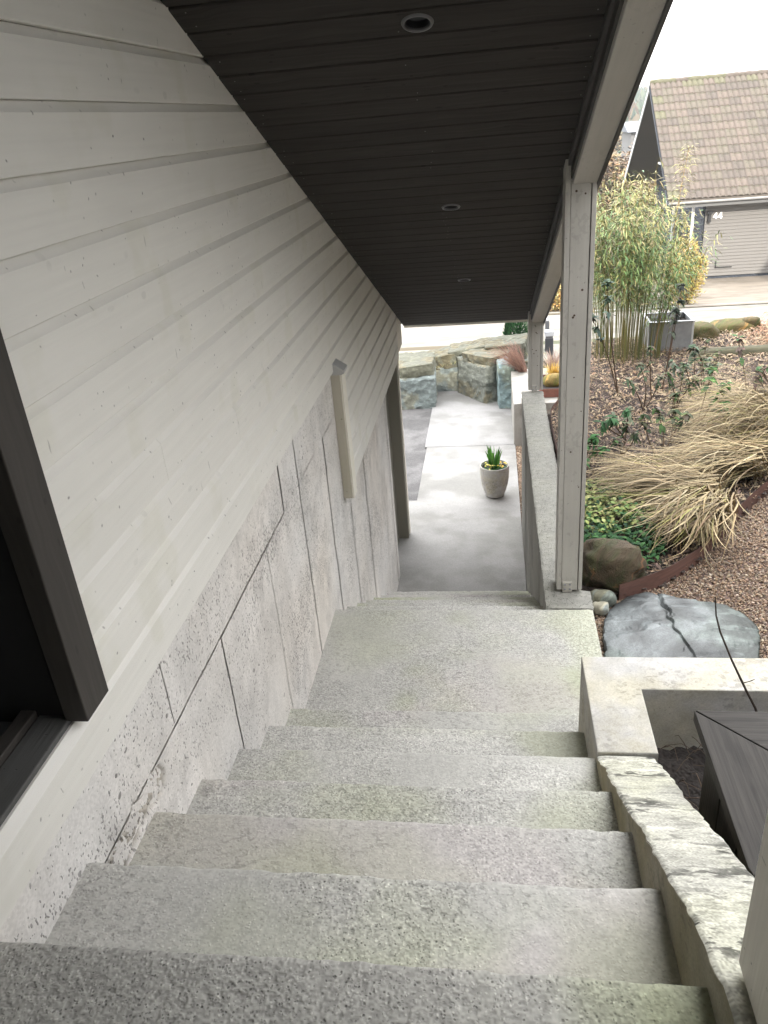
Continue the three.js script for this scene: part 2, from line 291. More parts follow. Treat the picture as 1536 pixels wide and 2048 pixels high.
{ // slate, rock, stone block, rust, zinc, weathered timber
  const N = 1024;
  T.slate = surf(N, N, (u, v) => {
    const w = pf(u, v, 4, 4, 101, 4), s = pf((u + w * 0.15) % 1, v, 26, 5, 102, 4), b = pf(u, v, 3, 4, 103, 4), vein = ss(0.63, 0.7, pf(u, v, 9, 24, 104, 4)), f = pn(u, v, 256, 256, 105);
    const g = ss(0.4, 0.62, b), str = pf((u * 0.6 + v * 0.5 + w * 0.1) % 1, (v * 0.6 + 1 - u * 0.5 + 1) % 1, 60, 6, 106, 3); let l = lerp(0.045, 0.15, ss(0.38, 0.56, pf(u, v, 3, 3, 107, 4))) * (0.2 + 0.8 * s + 0.7 * str) * (0.75 + 0.5 * f) + 0.06 * vein;
    return [l * lerp(0.92, 0.88, g), l * lerp(1.02, 1.06, g), l * lerp(1.04, 0.98, g), 0.5 + 0.4 * (s - 0.5) + 0.15 * vein];
  });
  T.rock = surf(512, 512, (u, v) => {
    const a = pf(u, v, 9, 9, 111, 5), m = 0.6 * ss(0.45, 0.65, pf(u, v, 9, 9, 112, 5)), o = ss(0.68, 0.78, pf(u, v, 7, 8, 113, 4)), f = pn(u, v, 120, 120, 114); const l = 0.045 * (0.5 + a) * (0.8 + 0.4 * f);
    return [l * (1.5 - 0.6 * m) + 0.09 * o, l * (1.08 + 0.12 * m) + 0.035 * o, l * (0.62 - 0.25 * m) + 0.012 * o, a * 0.7 + 0.3 * f];
  });
  T.block = surf(N, N, (u, v) => {
    const a = pf(u, v, 5, 5, 121, 5), c = pf(u, v, 16, 22, 122, 4), br = ss(0.5, 0.66, pf(u, v, 4, 4, 123, 4)), f = pn(u, v, 200, 200, 124), wv = ss(0.62, 0.7, c); let l = 0.27 * (0.55 + 0.6 * a) * (0.7 + 0.6 * c) * (0.9 + 0.2 * f) + 0.07 * wv;
    return [l * lerp(0.92, 1.06, br), l * lerp(1.0, 1.0, br), l * lerp(0.98, 0.8, br), c * 0.8 + 0.2 * a];
  });
  T.rust = surf(512, 512, (u, v) => { const a = pf(u, v, 5, 5, 131, 5), f = pn(u, v, 90, 90, 132); const l = 0.10 * (0.6 + 0.7 * a) * (0.85 + 0.3 * f); return [l * 1.25, l * 0.62, l * 0.48, f]; });
  T.zinc = surf(512, 512, (u, v) => { const a = pf(u, v, 5, 5, 141, 4), c = pf(u, v, 30, 26, 142, 2); const l = 0.36 * (0.7 + 0.4 * a + 0.2 * c); return [l * 0.95, l, l * 1.06, 0.5]; });
  T.timber = surf(N, N, (u, v) => {
    const w = pf(u, v, 4, 10, 151, 3) * 0.06, g = pf(u, (v + w) % 1, 4, 70, 152, 4), b = pf(u, v, 4, 6, 153, 4), d = ss(0.6, 0.75, pf(u, v, 8, 30, 154, 3)); const fg = pf(u, v, 8, 220, 155, 3); const l = 0.04 * (0.75 + 0.25 * g) * (0.85 + 0.3 * b) * (0.6 + 0.8 * fg) * (1 - 0.3 * d);
    return [l * 1.08, l * 0.97, l * 0.86, fg];
  });
}
const tx = (t, o, b = 0.002) => mat({ map: t.map, bumpMap: t.bumpMap, bumpScale: b, ...o });
const M = {
  stair: tx(T.stair, { roughness: 0.92, vertexColors: true }, 0.004), wall: tx(T.wall, { roughness: 0.9, vertexColors: true }, 0.004),
  siding: tx(T.paint, { color: lin(0.69, 0.678, 0.645), roughness: 0.6 }, 0.0008), trimLight: tx(T.paint, { color: lin(0.74, 0.71, 0.64), roughness: 0.6 }, 0.0008),
  beam: tx(T.beam, { color: lin(0.42, 0.408, 0.378), roughness: 0.55 }, 0.0006), soffit: new THREE.MeshPhysicalMaterial({ map: T.soffit.map, bumpMap: T.soffit.bumpMap, bumpScale: 0.001, roughness: 0.85, specularIntensity: 0.35 }),
  darkWood: tx(T.soffit, { roughness: 0.7, color: lin(0.95, 0.92, 0.86) }, 0.001), coping: tx(T.coping, { roughness: 0.93 }, 0.006), planter: tx(T.planter, { roughness: 0.9 }, 0.003),
  parapet: tx(T.parapet, { roughness: 0.95 }, 0.007), cast: tx(T.cast, { roughness: 0.9 }, 0.004), path: tx(T.path, { roughness: 0.85 }, 0.002), pathPale: tx(T.path, { roughness: 0.85, color: lin(0.93, 0.93, 0.945) }, 0.0015),
  asphalt: tx(T.asphalt, { roughness: 0.9 }, 0.004), road: tx(T.path, { roughness: 0.9, color: lin(0.7, 0.665, 0.59) }, 0.002), drive: tx(T.path, { roughness: 0.9, color: lin(0.66, 0.56, 0.45) }, 0.002),
  soil: tx(T.soil, { roughness: 1 }, 0.02), slate: tx(T.slate, { roughness: 0.5 }, 0.008), rock: tx(T.rock, { roughness: 0.85 }, 0.01), block: tx(T.block, { roughness: 0.9 }, 0.03),
  rust: tx(T.rust, { roughness: 0.85 }, 0.001), zinc: tx(T.zinc, { roughness: 0.45, metalness: 0.6 }, 0.0003), timber: tx(T.timber, { roughness: 0.8 }, 0.001),
  black: mat({ color: lin(0.012, 0.012, 0.013), roughness: 0.5 }), voidDark: mat({ color: lin(0.012, 0.012, 0.013), roughness: 0.9 }), metalGrey: mat({ color: lin(0.3, 0.31, 0.33), roughness: 0.4, metalness: 0.6 }), white: mat({ color: lin(0.75, 0.75, 0.74), roughness: 0.5 }),
};

// ---------------------------------------------------------------- terrain and roads
const prof = [[40, -4.3], [-11.62, -4.3], [-11.66, -3.42], [-13, -3.46], [-16, -3.85], [-20, -4.45], [-23, -4.82], [-26, -4.95], [-40, -6.2], [-70, -8], [-110, -8.5], [-160, -7], [-260, -3.5], [-420, -2], [-700, 0]];
const gy = z => { for (let i = 1; i < prof.length; i++) if (z >= prof[i][0]) { const a = prof[i - 1], b = prof[i]; return lerp(b[1], a[1], clamp((z - b[0]) / (a[0] - b[0]))); } return 0; };
{
  const zs = []; for (const p of prof) zs.push(p[0]); for (let z = -25; z > -700; z *= 1.08) zs.push(z); zs.sort((a, b) => b - a);
  const xs = []; for (let i = 0; i <= 60; i++) { const t = i / 30 - 1; xs.push(5 + Math.sign(t) * (Math.pow(Math.abs(t), 2.2) * 500)); }
  const tx2 = surf(512, 512, (u, v) => { const a = pf(u, v, 6, 6, 201, 5), b = pf(u, v, 14, 14, 202, 4), c = ss(0.45, 0.6, b); return [lerp(0.075, 0.05, c) * (0.6 + a), lerp(0.06, 0.055, c) * (0.6 + a), lerp(0.034, 0.028, c) * (0.6 + a), a]; });
  const g = gridGeo(xs.length - 1, zs.length - 1, (u, v, i, j) => { const x = xs[i], z = zs[j]; const far = ss(-40, -200, z); return [x, gy(z) + far * 4 * fb3(x * 0.012, 3, z * 0.012, 4) + (z < -30 ? 0.4 * fb3(x * 0.1, 1, z * 0.1) : 0), z]; }, (u, v, p) => [p[0] / 30, p[2] / 30]);
  struct('terrain', g, mat({ map: tx2.map, roughness: 1 }));
  const strip = (z0, z1, x0, x1, n, m, size, lift) => { const gg = gridGeo(24, n, (u, v) => { const z = lerp(z0, z1, v), x = lerp(x0, x1, u); return [x, gy(z) + lift, z]; }, (u, v, p) => [p[0] / size, p[2] / size]); struct(m[0], gg, m[1]); };
  strip(-11.7, -17.4, -40, 60, 12, ['road', M.road], 3, 0.004);
  strip(-17.4, -17.55, -40, 60, 2, ['kerb', M.pathPale], 3, 0.05);
  strip(-17.55, -24.6, 4.9, 20, 8, ['driveway', M.drive], 3, 0.006);
  // joints across the driveway
}

// ---------------------------------------------------------------- house: sided wall, foundation, doorway, trim
const cy = z => 0.41 * z + 1.298;              // underside of the soffit
const house = thing('house', 'grey painted weatherboard house wall on a pale concrete foundation, left of the steps', 'house');
{
  const R = rng(21), P = 0.127, Y0 = -1.181;
  const prof2 = h => [[-0.0235, 0], [-0.002, 0], [0, 0.002], [0, h - 0.022], [-0.017, h], [-0.0235, h]];
  const bd = (k, z0, z1) => {
    const dx = (R() - 0.5) * 0.0012, dy = Y0 + k * P; const g = extr(prof2(P - 0.0006).map(([a, b]) => [a + dx, b + dy]), 'z', z0, z1);
    part('siding_board', uvBox(g, 1.6, 2, R(), R()), M.siding, house);
  };
  for (let k = -6; k < 15; k++) {
    const zf = Math.max(-6.95, (Y0 + k * P - 1.298) / 0.41 - 0.06), zn = k < 0 ? -4.122 : k === 0 ? 1.0 : -1.2;
    const cuts = { 3: -1.79, 1: -2.43, 2: -2.395, 6: -4.3, 9: -3.1, 5: -5.2, '-3': -5.3 }[k];
    if (cuts) { bd(k, zf, cuts - 0.0008); bd(k, cuts + 0.0008, zn); } else bd(k, zf, zn);
  }
  // sheathing and body of the house behind the boards
  const shell = M.siding;
  part('sheathing', uvBox(merge([box(-0.3, -0.024, -1.17, 2.2, -6.86, -1.2), box(-0.3, -0.024, -1.95, -1.17, -6.86, -4.1)]), 1.6, 2), shell, house);
  for (const g of [box(-9, -0.3, -3.8, 0.0, -6.86, -6.6), box(-9, -8.75, -4, 3.6, -6.6, 6), box(-0.3, -0.0225, -1.17, 4.0, -0.14, 2.4), box(-0.3, -0.0225, 1.02, 2.2, -1.2, -0.14)]) part('wall', uvBox(g, 1.6, 0), shell, house);
  // foundation panels between formwork seams
  const pan = (z0, z1, y0, y1, rec = 0) => {
    const fine = z0 > -2 ? 0.008 : 0.02, cols = [], nz = Math.max(4, Math.round((Math.min(z1, 0.1) - z0) / fine)), ny = Math.max(4, Math.round((y1 - y0) / fine)), d = (R() - 0.5) * 0.003;
    const g = gridGeo(nz, ny, (u, v) => {
      const z = lerp(z0, z1, u), y = lerp(y0, y1, v); let x = -0.022 + d + 0.0022 * fb3(z * 4, y * 4, 3);
      const e = Math.min(z - z0, z1 - z, y1 - y, 1); if (e < 0.006) x -= 0.002 * Math.max(0, n3(z * 25, y * 25, 1));
      const zz = clamp(z, -1.4, -1.13), sd = Math.hypot(z - zz, y + 1.47 + 0.02 * n3(z * 18, y * 12, 5)) + 0.025 * fb3(z * 22, y * 22, 8);
      const s = ss(0.05, 0.025, sd); x -= s * (0.011 + 0.007 * n3(z * 60, y * 60, 2) + 0.005 * n3(z * 130, y * 130, 2)); const q = 1 - s * (0.45 + 0.25 * n3(z * 90, y * 90, 4)); cols.push(q, q * (1 - 0.04 * s), q * (1 - 0.12 * s));
      return [x, y, z];
    }, (u, v, p) => [p[2] / 2.0, p[1] / 2.0]);
    g.setAttribute('color', new THREE.Float32BufferAttribute(cols, 3)); const back = box(-0.2, -0.03, y0, y1, z0, z1);
    const bk = uvBox(back, 2); bk.setAttribute('color', new THREE.Float32BufferAttribute(new Float32Array(bk.attributes.position.count * 3).fill(1), 3)); part('concrete_panel', merge([g, bk]), M.wall, house);
  };
  const G = 0.0028, GV = z => 0.0028 + 0.0022 * clamp(-z - 1.6, 0, 2.2);
  const lo = [[-0.9, 0.1], [-1.955, -0.9], [-2.53, -1.955], [-3.11, -2.53], [-3.672, -3.11], [-4.2, -3.672]];
  for (const [a, b] of lo) pan(a + GV(a), b - GV(b), Math.max(-3.72, -2.75 + Math.min(0, (a + 2.5) * 0.6)), -1.42 - G);
  const up = [[-1.55, 0.1], [-2.832, -1.55], [-3.108, -2.832], [-4.1, -3.108]];
  for (const [a, b] of up) pan(a + GV(a), b - GV(b), -1.42 + G, -1.165);
  for (const [a, b] of [[-4.76, -4.2], [-5.28, -4.76], [-5.62, -5.28], [-5.94, -5.62], [-6.06, -5.94]]) pan(a + GV(a), b - GV(b), -3.74, -1.93);
  part('foundation_core', uvBox(merge([box(-0.3, -0.034, -3.8, -1.175, -6.06, 1.0), box(-0.3, -0.034, -3.8, -1.9, -6.86, -6.76)]), 2), mat({ color: lin(0.05, 0.048, 0.043), roughness: 1 }), house);
  // garage side doorway beyond the lower flight
  const dr = part('doorway', uvBox(merge([box(-0.3, -0.006, -3.72, -1.945, -6.80, -6.755), box(-0.3, -0.006, -1.945, -1.91, -6.80, -6.06)]), 1.6, 1), mat({ color: lin(0.2, 0.185, 0.15), roughness: 0.7 }), house);
  part('door_leaf', uvBox(box(-0.14, -0.1, -3.7, -1.95, -6.75, -6.07), 1.6, 1), mat({ color: lin(0.16, 0.15, 0.125), roughness: 0.6 }), dr);
  part('corner_board', uvBox(merge([box(-0.02, 0.004, -3.68, -1.9, -6.865, -6.805), box(-0.14, -0.02, -3.68, -1.9, -6.885, -6.861)]), 1.6, 1), M.trimLight, house);
  // entrance doorway at the top of the steps
  part('door_casing', uvBox(merge([box(-0.03, 0.02, -1.046, 1.1, -1.245, -1.146, 0.003), box(-0.03, 0.0195, 1.0, 1.1, -1.15, -0.1)]), 1.0, 1), M.darkWood, house);
  const ent = part('entrance_recess', uvBox(merge([box(-0.95, -0.3, -1.2, 1.1, -1.25, -1.2), box(-0.3, -0.024, -1.2, 1.1, -1.2, -1.16), box(-1.0, -0.95, -1.2, 1.1, -1.25, 0), box(-0.95, -0.02, -1.2, 1.1, -0.14, -0.1), box(-0.95, -0.02, 1.02, 1.06, -1.2, -0.1), ]), 1.0, 1), M.voidDark, house); part('floor', uvBox(box(-0.95, -0.135, -1.2, -1.062, -1.2, -0.14), 1.0, 2), tx(T.paint, { color: lin(0.07, 0.073, 0.075), roughness: 0.6 }, 0.0005), ent);
  part('threshold', uvBox(box(-0.133, -0.099, -1.19, -1.03, -1.2, -0.1, 0.003), 1.0, 2), M.darkWood, ent);
  part('sill_plank', uvBox(box(-0.096, -0.023, -1.15, -1.043, -1.2, -0.1, 0.003), 1.0, 2, 0.3), tx(T.paint, { color: lin(0.08, 0.08, 0.078), roughness: 0.7 }, 0.001), house);
  // boxed corner where the siding steps down
  const tb = part('trim_post', uvBox(merge([box(-0.02, 0.03, -1.935, -1.185, -4.12, -4.02, 0.002)]), 1.6, 1), tx(T.paint, { color: lin(0.46, 0.43, 0.36), roughness: 0.6 }, 0.0008), house);
  part('face_board', uvBox(box(0.0305, 0.043, -1.935, -1.2, -4.118, -4.022, 0.002), 1.6, 1), M.trimLight, tb);
  part('sloping_cap', uvBox(extr([[-0.015, -1.125], [0.058, -1.175], [0.058, -1.19], [0.04, -1.198], [-0.015, -1.198]], 'z', -4.125, -4.015), 1), mat({ color: lin(0.42, 0.42, 0.42), roughness: 0.5 }), tb);
}
// ---------------------------------------------------------------- roof over the steps
const canopy = thing('roof_overhang', 'sloping roof overhang with dark boarded soffit on beige posts above the steps', 'roof');
const th = Math.atan(0.41), PZ = 0.1215;
{
  const R = rng(31), ct = Math.cos(th), st = Math.sin(th), W = PZ / ct;
  const place = (g, z) => { g.rotateX(-th); g.translate(0, cy(z), z); return g; };    // local: x, y = normal up, z along slope
  const lights = { 0: 1, 13: 1, 26: 1 };
  for (let n = -32; n < 41; n++) {
    const zc = -2.5833 - PZ * n, w = W - 0.0085, dx = (R() - 0.5) * 0.003, dn = (R() - 0.5) * 0.0012; let g;
    if (lights[n]) {
      const s = new THREE.Shape([[-0.001 + dx, -w / 2], [1.2, -w / 2], [1.2, w / 2], [-0.001 + dx, w / 2]].map(p => new THREE.Vector2(...p)));
      const h = new THREE.Path(); h.absarc(0.655, 0, 0.0385, 0, Math.PI * 2, true); s.holes.push(h);
      g = new THREE.ExtrudeGeometry(s, { depth: 0.013, bevelEnabled: true, bevelSize: 0.002, bevelOffset: -0.002, bevelThickness: 0.002, bevelSegments: 1, curveSegments: 32 });
      g.deleteAttribute('uv'); g.rotateX(Math.PI / 2); g.translate(0, 0.016 + dn, 0);
    } else {
      const c = 0.003, q = w / 2;
      g = extr([[-q, 0.016], [-q, c], [-q + c, 0], [q - c, 0], [q, c], [q, 0.016]].map(([a, b]) => [a, b + dn]), 'x', -0.001 + dx, 1.2);
    }
    g = uvBox(g, 1.1, 0, R(), R()); place(g, zc);
    part('soffit_board', g, M.soffit, canopy);
  }
  // nail heads: two rows near the wall, the middle and the beam
  const nails = [];
  for (let n = -6; n < 41; n++) for (const x of [0.045, 0.61, 1.16]) for (const s of [-0.035, 0.035]) { if (R() < 0.55) continue; const g = new THREE.CylinderGeometry(0.002, 0.0022, 0.002, 6); g.translate(x + (R() - 0.5) * 0.03, -0.0005, s + (R() - 0.5) * 0.015); nails.push(place(g, -2.5833 - PZ * n)); }
  part('nail_head', merge(nails), mat({ color: lin(0.13, 0.125, 0.12), roughness: 0.6 }), canopy, 'stuff');
  const slab = (x0, x1, n0, n1, z0, z1) => extr([[z0, cy(z0) + n0], [z1, cy(z1) + n0], [z1, cy(z1) + n1], [z0, cy(z0) + n1]], 'x', x0, x1);
  part('roof_deck', uvBox(slab(-9.2, 1.325, 0.024, 0.2, -7.52, 2.6), 1), mat({ color: lin(0.03, 0.03, 0.032), roughness: 0.8 }), canopy);
  part('edge_moulding', uvBox(merge([slab(1.176, 1.2, -0.03, 0.012, -7.5, 2.4), slab(1.188, 1.2, -0.075, -0.032, -7.5, 2.4)]), 1.1, 2), tx(T.soffit, { color: lin(1.2, 1.2, 1.22), roughness: 0.6 }, 0.001), canopy);
  const by = z => -0.302 + 0.41 * (z + 3.655), bs = (x0, x1, a, b, z0, z1) => extr([[z0, by(z0) + a], [z1, by(z1) + a], [z1, by(z1) + b], [z0, by(z0) + b]], 'x', x0, x1, 0.003);
  part('edge_beam', uvBox(bs(1.201, 1.297, 0, 0.115, -7.5, 2.4), 1.0, 2), M.beam, canopy);
  part('drip_edge', uvBox(bs(1.299, 1.308, -0.01, 0.3, -7.53, 2.5), 1.0, 2), mat({ color: lin(0.035, 0.035, 0.038), roughness: 0.5 }), canopy);
  part('eave_fascia', uvBox(box(0.0, 1.325, cy(-7.54) - 0.012, cy(-7.54) + 0.2, -7.562, -7.53), 1.0, 0), M.trimLight, canopy);
  part('verge_board', uvBox(box(-0.06, -0.002, cy(-7.3) - 0.2, cy(-7.3) + 0.1, -7.3, -6.97), 1.0, 1), M.trimLight, canopy);
  // posts on the parapet
  const shoe = mat({ color: lin(0.46, 0.44, 0.4), roughness: 0.5, metalness: 0.2 });
  for (const zf of [-3.655, -7.07]) {
    const p = new THREE.Group(); p.name = 'post'; p.position.set(1.23, -2.348, zf - 0.06); canopy.add(p); const top = by(zf) , r = R();
    part('core', uvBox(box(1.1905, 1.275, -2.335, top + 0.02, zf - 0.11, zf - 0.004, 0.003), 1, 1, r, r), M.beam, p);
    part('side_board', uvBox(box(1.166, 1.189, -2.33, cy(zf) - 0.005, zf - 0.125, zf, 0.002), 1, 1, r + 0.3, r), M.beam, p);
    part('side_board', uvBox(box(1.2785, 1.298, -2.33, top + 0.06, zf - 0.125, zf, 0.002), 1, 1, r + 0.6, r), M.beam, p);
    const pl = part('base_plate', uvBox(box(1.197, 1.247, -2.345, -2.283, zf - 0.006, zf + 0.002, 0.001), 1), shoe, p);
    const bolts = []; for (const [a, b] of [[1.209, -2.297], [1.236, -2.297], [1.209, -2.325], [1.236, -2.325]]) { const g = new THREE.CylinderGeometry(0.0055, 0.006, 0.006, 8); g.rotateX(Math.PI / 2); g.translate(a, b, zf + 0.004); bolts.push(g); }
    part('bolt', merge(bolts), M.metalGrey, p);
    const holes = []; for (let i = 0; i < 9; i++) { const g = new THREE.CylinderGeometry(0.003 + R() * 0.003, 0.003, 0.002, 7); g.rotateX(Math.PI / 2); g.translate(1.2 + R() * 0.065, i < 2 ? top - 0.03 - i * 0.012 : lerp(-2.2, top, R()), zf - 0.0035); holes.push(g); }
    part('screw_hole', merge(holes), mat({ color: lin(0.07, 0.045, 0.03), roughness: 0.9 }), p, 'stuff');
  }
}
{ // recessed downlights
  const ct = Math.cos(th), st = Math.sin(th);
  const names = ['nearest downlight in the dark soffit, with its lamp glass showing', 'middle one of the three round downlights in the dark soffit', 'farthest and smallest downlight in the soffit, near the lower eave'];
  [0, 13, 26].forEach((n, i) => {
    const z = -2.5833 - PZ * n, t = thing('recessed_downlight', names[i], 'downlight', [0.655, cy(z), z], 'recessed downlights in the soffit'); t.rotation.x = -th;
    const add = (nm2, g, m, par = t) => { const o = new THREE.Mesh(g, m); o.name = nm2; par.add(o); return o; };
    const ring = new THREE.LatheGeometry([[0.036, 0.004], [0.036, -0.003], [0.039, -0.0055], [0.044, -0.0045], [0.0465, 0.0005]].map(a => new THREE.Vector2(...a)), 40);
    add('trim_ring', ring, mat({ color: lin(0.12, 0.12, 0.125), roughness: 0.35, metalness: 0.5, side: THREE.DoubleSide }));
    const cup = new THREE.LatheGeometry([[0.0362, 0.002], [0.034, 0.03], [0.022, 0.05], [0.0, 0.05]].map(a => new THREE.Vector2(...a)), 32);
    const c = add('reflector_cup', cup, mat({ color: lin(0.02, 0.02, 0.022), roughness: 0.3, side: THREE.DoubleSide }));
    const lens = new THREE.CylinderGeometry(0.019, 0.02, 0.006, 24); lens.translate(0, 0.044, 0); add('lamp_glass', lens, mat({ color: lin(0.7, 0.7, 0.68), roughness: 0.2 }), c);
  });
}
{ // covered veranda right of the top of the steps, carried by the post in the right foreground
  const v = thing('veranda_roof', 'roof of the covered veranda beside the top of the steps, outside the picture', 'roof');
  part('roof', uvBox(box(1.34, 5, 1.5, 1.68, -0.3, 2.58), 1), mat({ color: lin(0.03, 0.03, 0.032), roughness: 0.8 }), v);
  const R = rng(33), hd = thing('clipped_hedge', 'dark evergreen hedge along the right of the garden, outside the picture', 'hedge', [5.4, -2.4, -4.5]), b = new Blades();
  for (let i = 0; i < 9000; i++) { const f = R(), z = -9.3 + R() * 8.6, x = f < 0.6 ? 5.0 + R() * 0.15 : 5 + R() * 0.8, y = f < 0.6 ? -2.4 + R() * 2.5 : 0.1 - R() * 0.15, a = R() * 6.28, l = 0.12; b.blade([0, 0.5, 1].map(q => [x + Math.cos(a) * l * q, y + l * (R() - 0.5) * q, z + Math.sin(a) * l * q]), [-Math.sin(a), R() - 0.5, Math.cos(a)], 0.06, vary([0.03, 0.07, 0.03], R)); }
  part('foliage', b.geo(), leafMat, hd); part('branch_core', box(5.1, 5.75, -2.5, 0.02, -9.25, -0.7), mat({ color: lin(0.02, 0.035, 0.018), roughness: 1 }), hd);
}
{ // house body behind the camera: it shades the steps and the near garden
  const w = thing('house_wing', 'tall part of the house behind the top of the steps, outside the picture', 'house');
  part('wall', uvBox(merge([box(-9, 9.5, -3, 3.7, 2.6, 2.9), box(-9, -8.7, -3, 3.7, 2.9, 8), box(9.2, 9.5, -3, 3.7, 2.9, 8)]), 1.6, 0), M.siding, w);
  part('roof', uvBox(extr([[2.3, 3.6], [5.6, 5.6], [8.9, 3.6]], 'x', -9.4, 9.9), 1), mat({ color: lin(0.03, 0.03, 0.032), roughness: 0.8 }), w);
  part('terrace_deck', uvBox(box(-0.3, 9, -1.3, -1.094, -0.3, 2.6), 1, 0), M.timber, w);
}

// ---------------------------------------------------------------- staircase
const LY = -2.35;
{
  const st = thing('concrete_staircase', 'rough weathered concrete steps and landing going down beside the house wall', 'stairs'), R = rng(41);
  const xs0 = -0.03;
  const step = (name, zn, zb, y, h, x0, x1, k, side) => {
    const path = []; const len = zb + 0.02 - zn, nt = Math.max(8, Math.round(len / 0.0125));
    for (let i = 0; i <= nt; i++) path.push([lerp(zb + 0.02, zn + 0.014, i / nt), y, 0, -1]);
    for (let i = 1; i <= 4; i++) { const a = i / 4 * Math.PI / 2; path.push([zn + 0.014 - 0.014 * Math.sin(a), y - 0.009 + 0.009 * Math.cos(a)]); }
    for (let i = 1; i <= 6; i++) path.push([zn, y - 0.014 - (h - 0.014) * i / 6]);
    const nx = Math.round((x1 - x0) / 0.0125), cols = [];
    const g = gridGeo(nx, path.length - 1, (u, v, i, j) => {
      const p = path[j], x = lerp(x0, x1, u), e = Math.exp(-Math.abs(p[0] - zn) / 0.02);
      let yy = p[1] + 0.0018 * fb3(x * 7, k * 3, p[0] * 7) + 0.0016 * n3(x * 60, k, p[0] * 60), zz = p[0];
      const w = 0.0022 * n3(x * 4 + k * 7, k, 1) + 0.0016 * n3(x * 24, k, 2) + 0.0014 * n3(x * 70, k, 3);
      const chip = Math.max(0, n3(x * 13 + k * 3, k * 5, 9) - 0.6) * 0.015;
      zz += e * w; yy -= e * (chip + 0.002 * (1 + n3(x * 45, k, 4)));
      if (side && u === 1 && j > 0) yy -= 0.004;
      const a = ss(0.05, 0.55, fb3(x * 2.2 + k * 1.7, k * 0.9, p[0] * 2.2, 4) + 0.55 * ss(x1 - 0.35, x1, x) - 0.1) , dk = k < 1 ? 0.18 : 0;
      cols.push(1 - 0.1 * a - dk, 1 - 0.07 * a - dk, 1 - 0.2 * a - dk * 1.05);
      return [x, yy, zz];
    }, (u, v, p) => [p[0] / 2.4 + k * 0.31, (p[2] - p[1]) / 2.4 + k * 0.17]);
    g.setAttribute('color', new THREE.Float32BufferAttribute(cols, 3));
    const gs = [g.toNonIndexed()];
    if (side) { const s = uvBox(box(x1 - 0.03, x1 + 0.001, y - h, y - 0.004, zn + 0.004, zb), 2.4); s.setAttribute('color', new THREE.Float32BufferAttribute(new Float32Array(s.attributes.position.count * 3).fill(0.75), 3)); gs.push(s); }
    part(name, mergeGeometries(gs.map(q => { const c = q; return c; })), M.stair, st);
  };
  const N = [-0.775, -1.066, -1.351, -1.627, -1.926, -2.222, -2.508], Y = k => -1.19 - 0.1653 * k;
  for (let k = -2; k < 7; k++) { const zn = k < 0 ? -0.775 - 0.29 * k : N[k], zb = k <= 0 ? zn + 0.29 : N[k - 1]; step('step', zn, zb, Y(k), 0.175, xs0, 1.158, k, false); }
  step('landing', -3.5, -2.508, LY, 0.18, xs0, 1.338, 7, true);
  for (let j = 1; j < 8; j++) step('step', -3.5 - 0.29 * j, -3.5 - 0.29 * (j - 1), LY - 0.1687 * j, 0.18, xs0, 1.106, 7 + j, false);
}
{ // path, paler slab, asphalt
  const slab = (x0, x1, z0, z1, y, m, name, size) => { const g = gridGeo(Math.round((x1 - x0) * 20), Math.round(Math.abs(z1 - z0) * 20), (u, v) => { const x = lerp(x0, x1, u), z = lerp(z0, z1, v); return [x, y + 0.003 * fb3(x * 1.5, 1, z * 1.5), z]; }, (u, v, p) => [p[0] / size, p[2] / size]); const b = uvBox(box(x0 + 0.002, x1 - 0.002, y - 0.3, y - 0.006, Math.min(z0, z1) + 0.002, Math.max(z0, z1) - 0.002), size); struct(name, merge([g, b]), m); };
  slab(-0.3, 1.1, -5.4, -7.6, -3.7, M.path, 'path', 3); slab(0.005, 1.1, -7.6, -9.12, -3.7, M.path, 'path', 3); slab(-0.02, 1.1, -9.124, -11.6, -3.698, M.pathPale, 'path', 3);
  slab(-6, 0.004, -7.606, -11.6, -3.715, M.asphalt, 'driveway', 1.2); slab(-6, -0.31, -6.9, -7.6, -3.71, M.path, 'path', 3);
}
{ // parapet wall with posts, gravel strip edge
  const pw = thing('parapet_wall', 'low board-marked concrete wall with a pitted mossy top carrying the posts', 'wall');
  const top = gridGeo(20, 320, (u, v) => { const z = lerp(-3.502, -7.1, v), x = lerp(1.104, z > -3.68 ? 1.345 : 1.3, u), e = Math.min(u, 1 - u) < 0.02 ? 1 : 0; return [x + e * 0.003 * n3(z * 40, u * 3, 1), LY + 0.002 * fb3(x * 12, 1, z * 12) - e * 0.004 * (1 + n3(z * 30, 2, u)), z]; }, (u, v, p) => [p[2] / 0.8, p[0] / 0.8]);
  part('top_face', top, M.parapet, pw);
  part('body', uvBox(merge([box(1.1055, 1.2985, -3.8, LY - 0.008, -7.098, -3.68), box(1.1055, 1.3435, -3.0, LY - 0.008, -3.68, -3.504)]), 1.0), M.cast, pw);
  // vertical board marks: thin proud fins left by the formwork
  const R = rng(51), fins = []; for (let z = -3.6; z > -7.05; z -= 0.09 + R() * 0.03) fins.push(box(1.1015 + R() * 0.002, 1.106, -3.72, LY - 0.012, z - 0.004, z + 0.002 + R() * 0.01));
  part('formwork_fin', uvBox(merge(fins), 1.0), M.cast, pw, 'stuff');
}
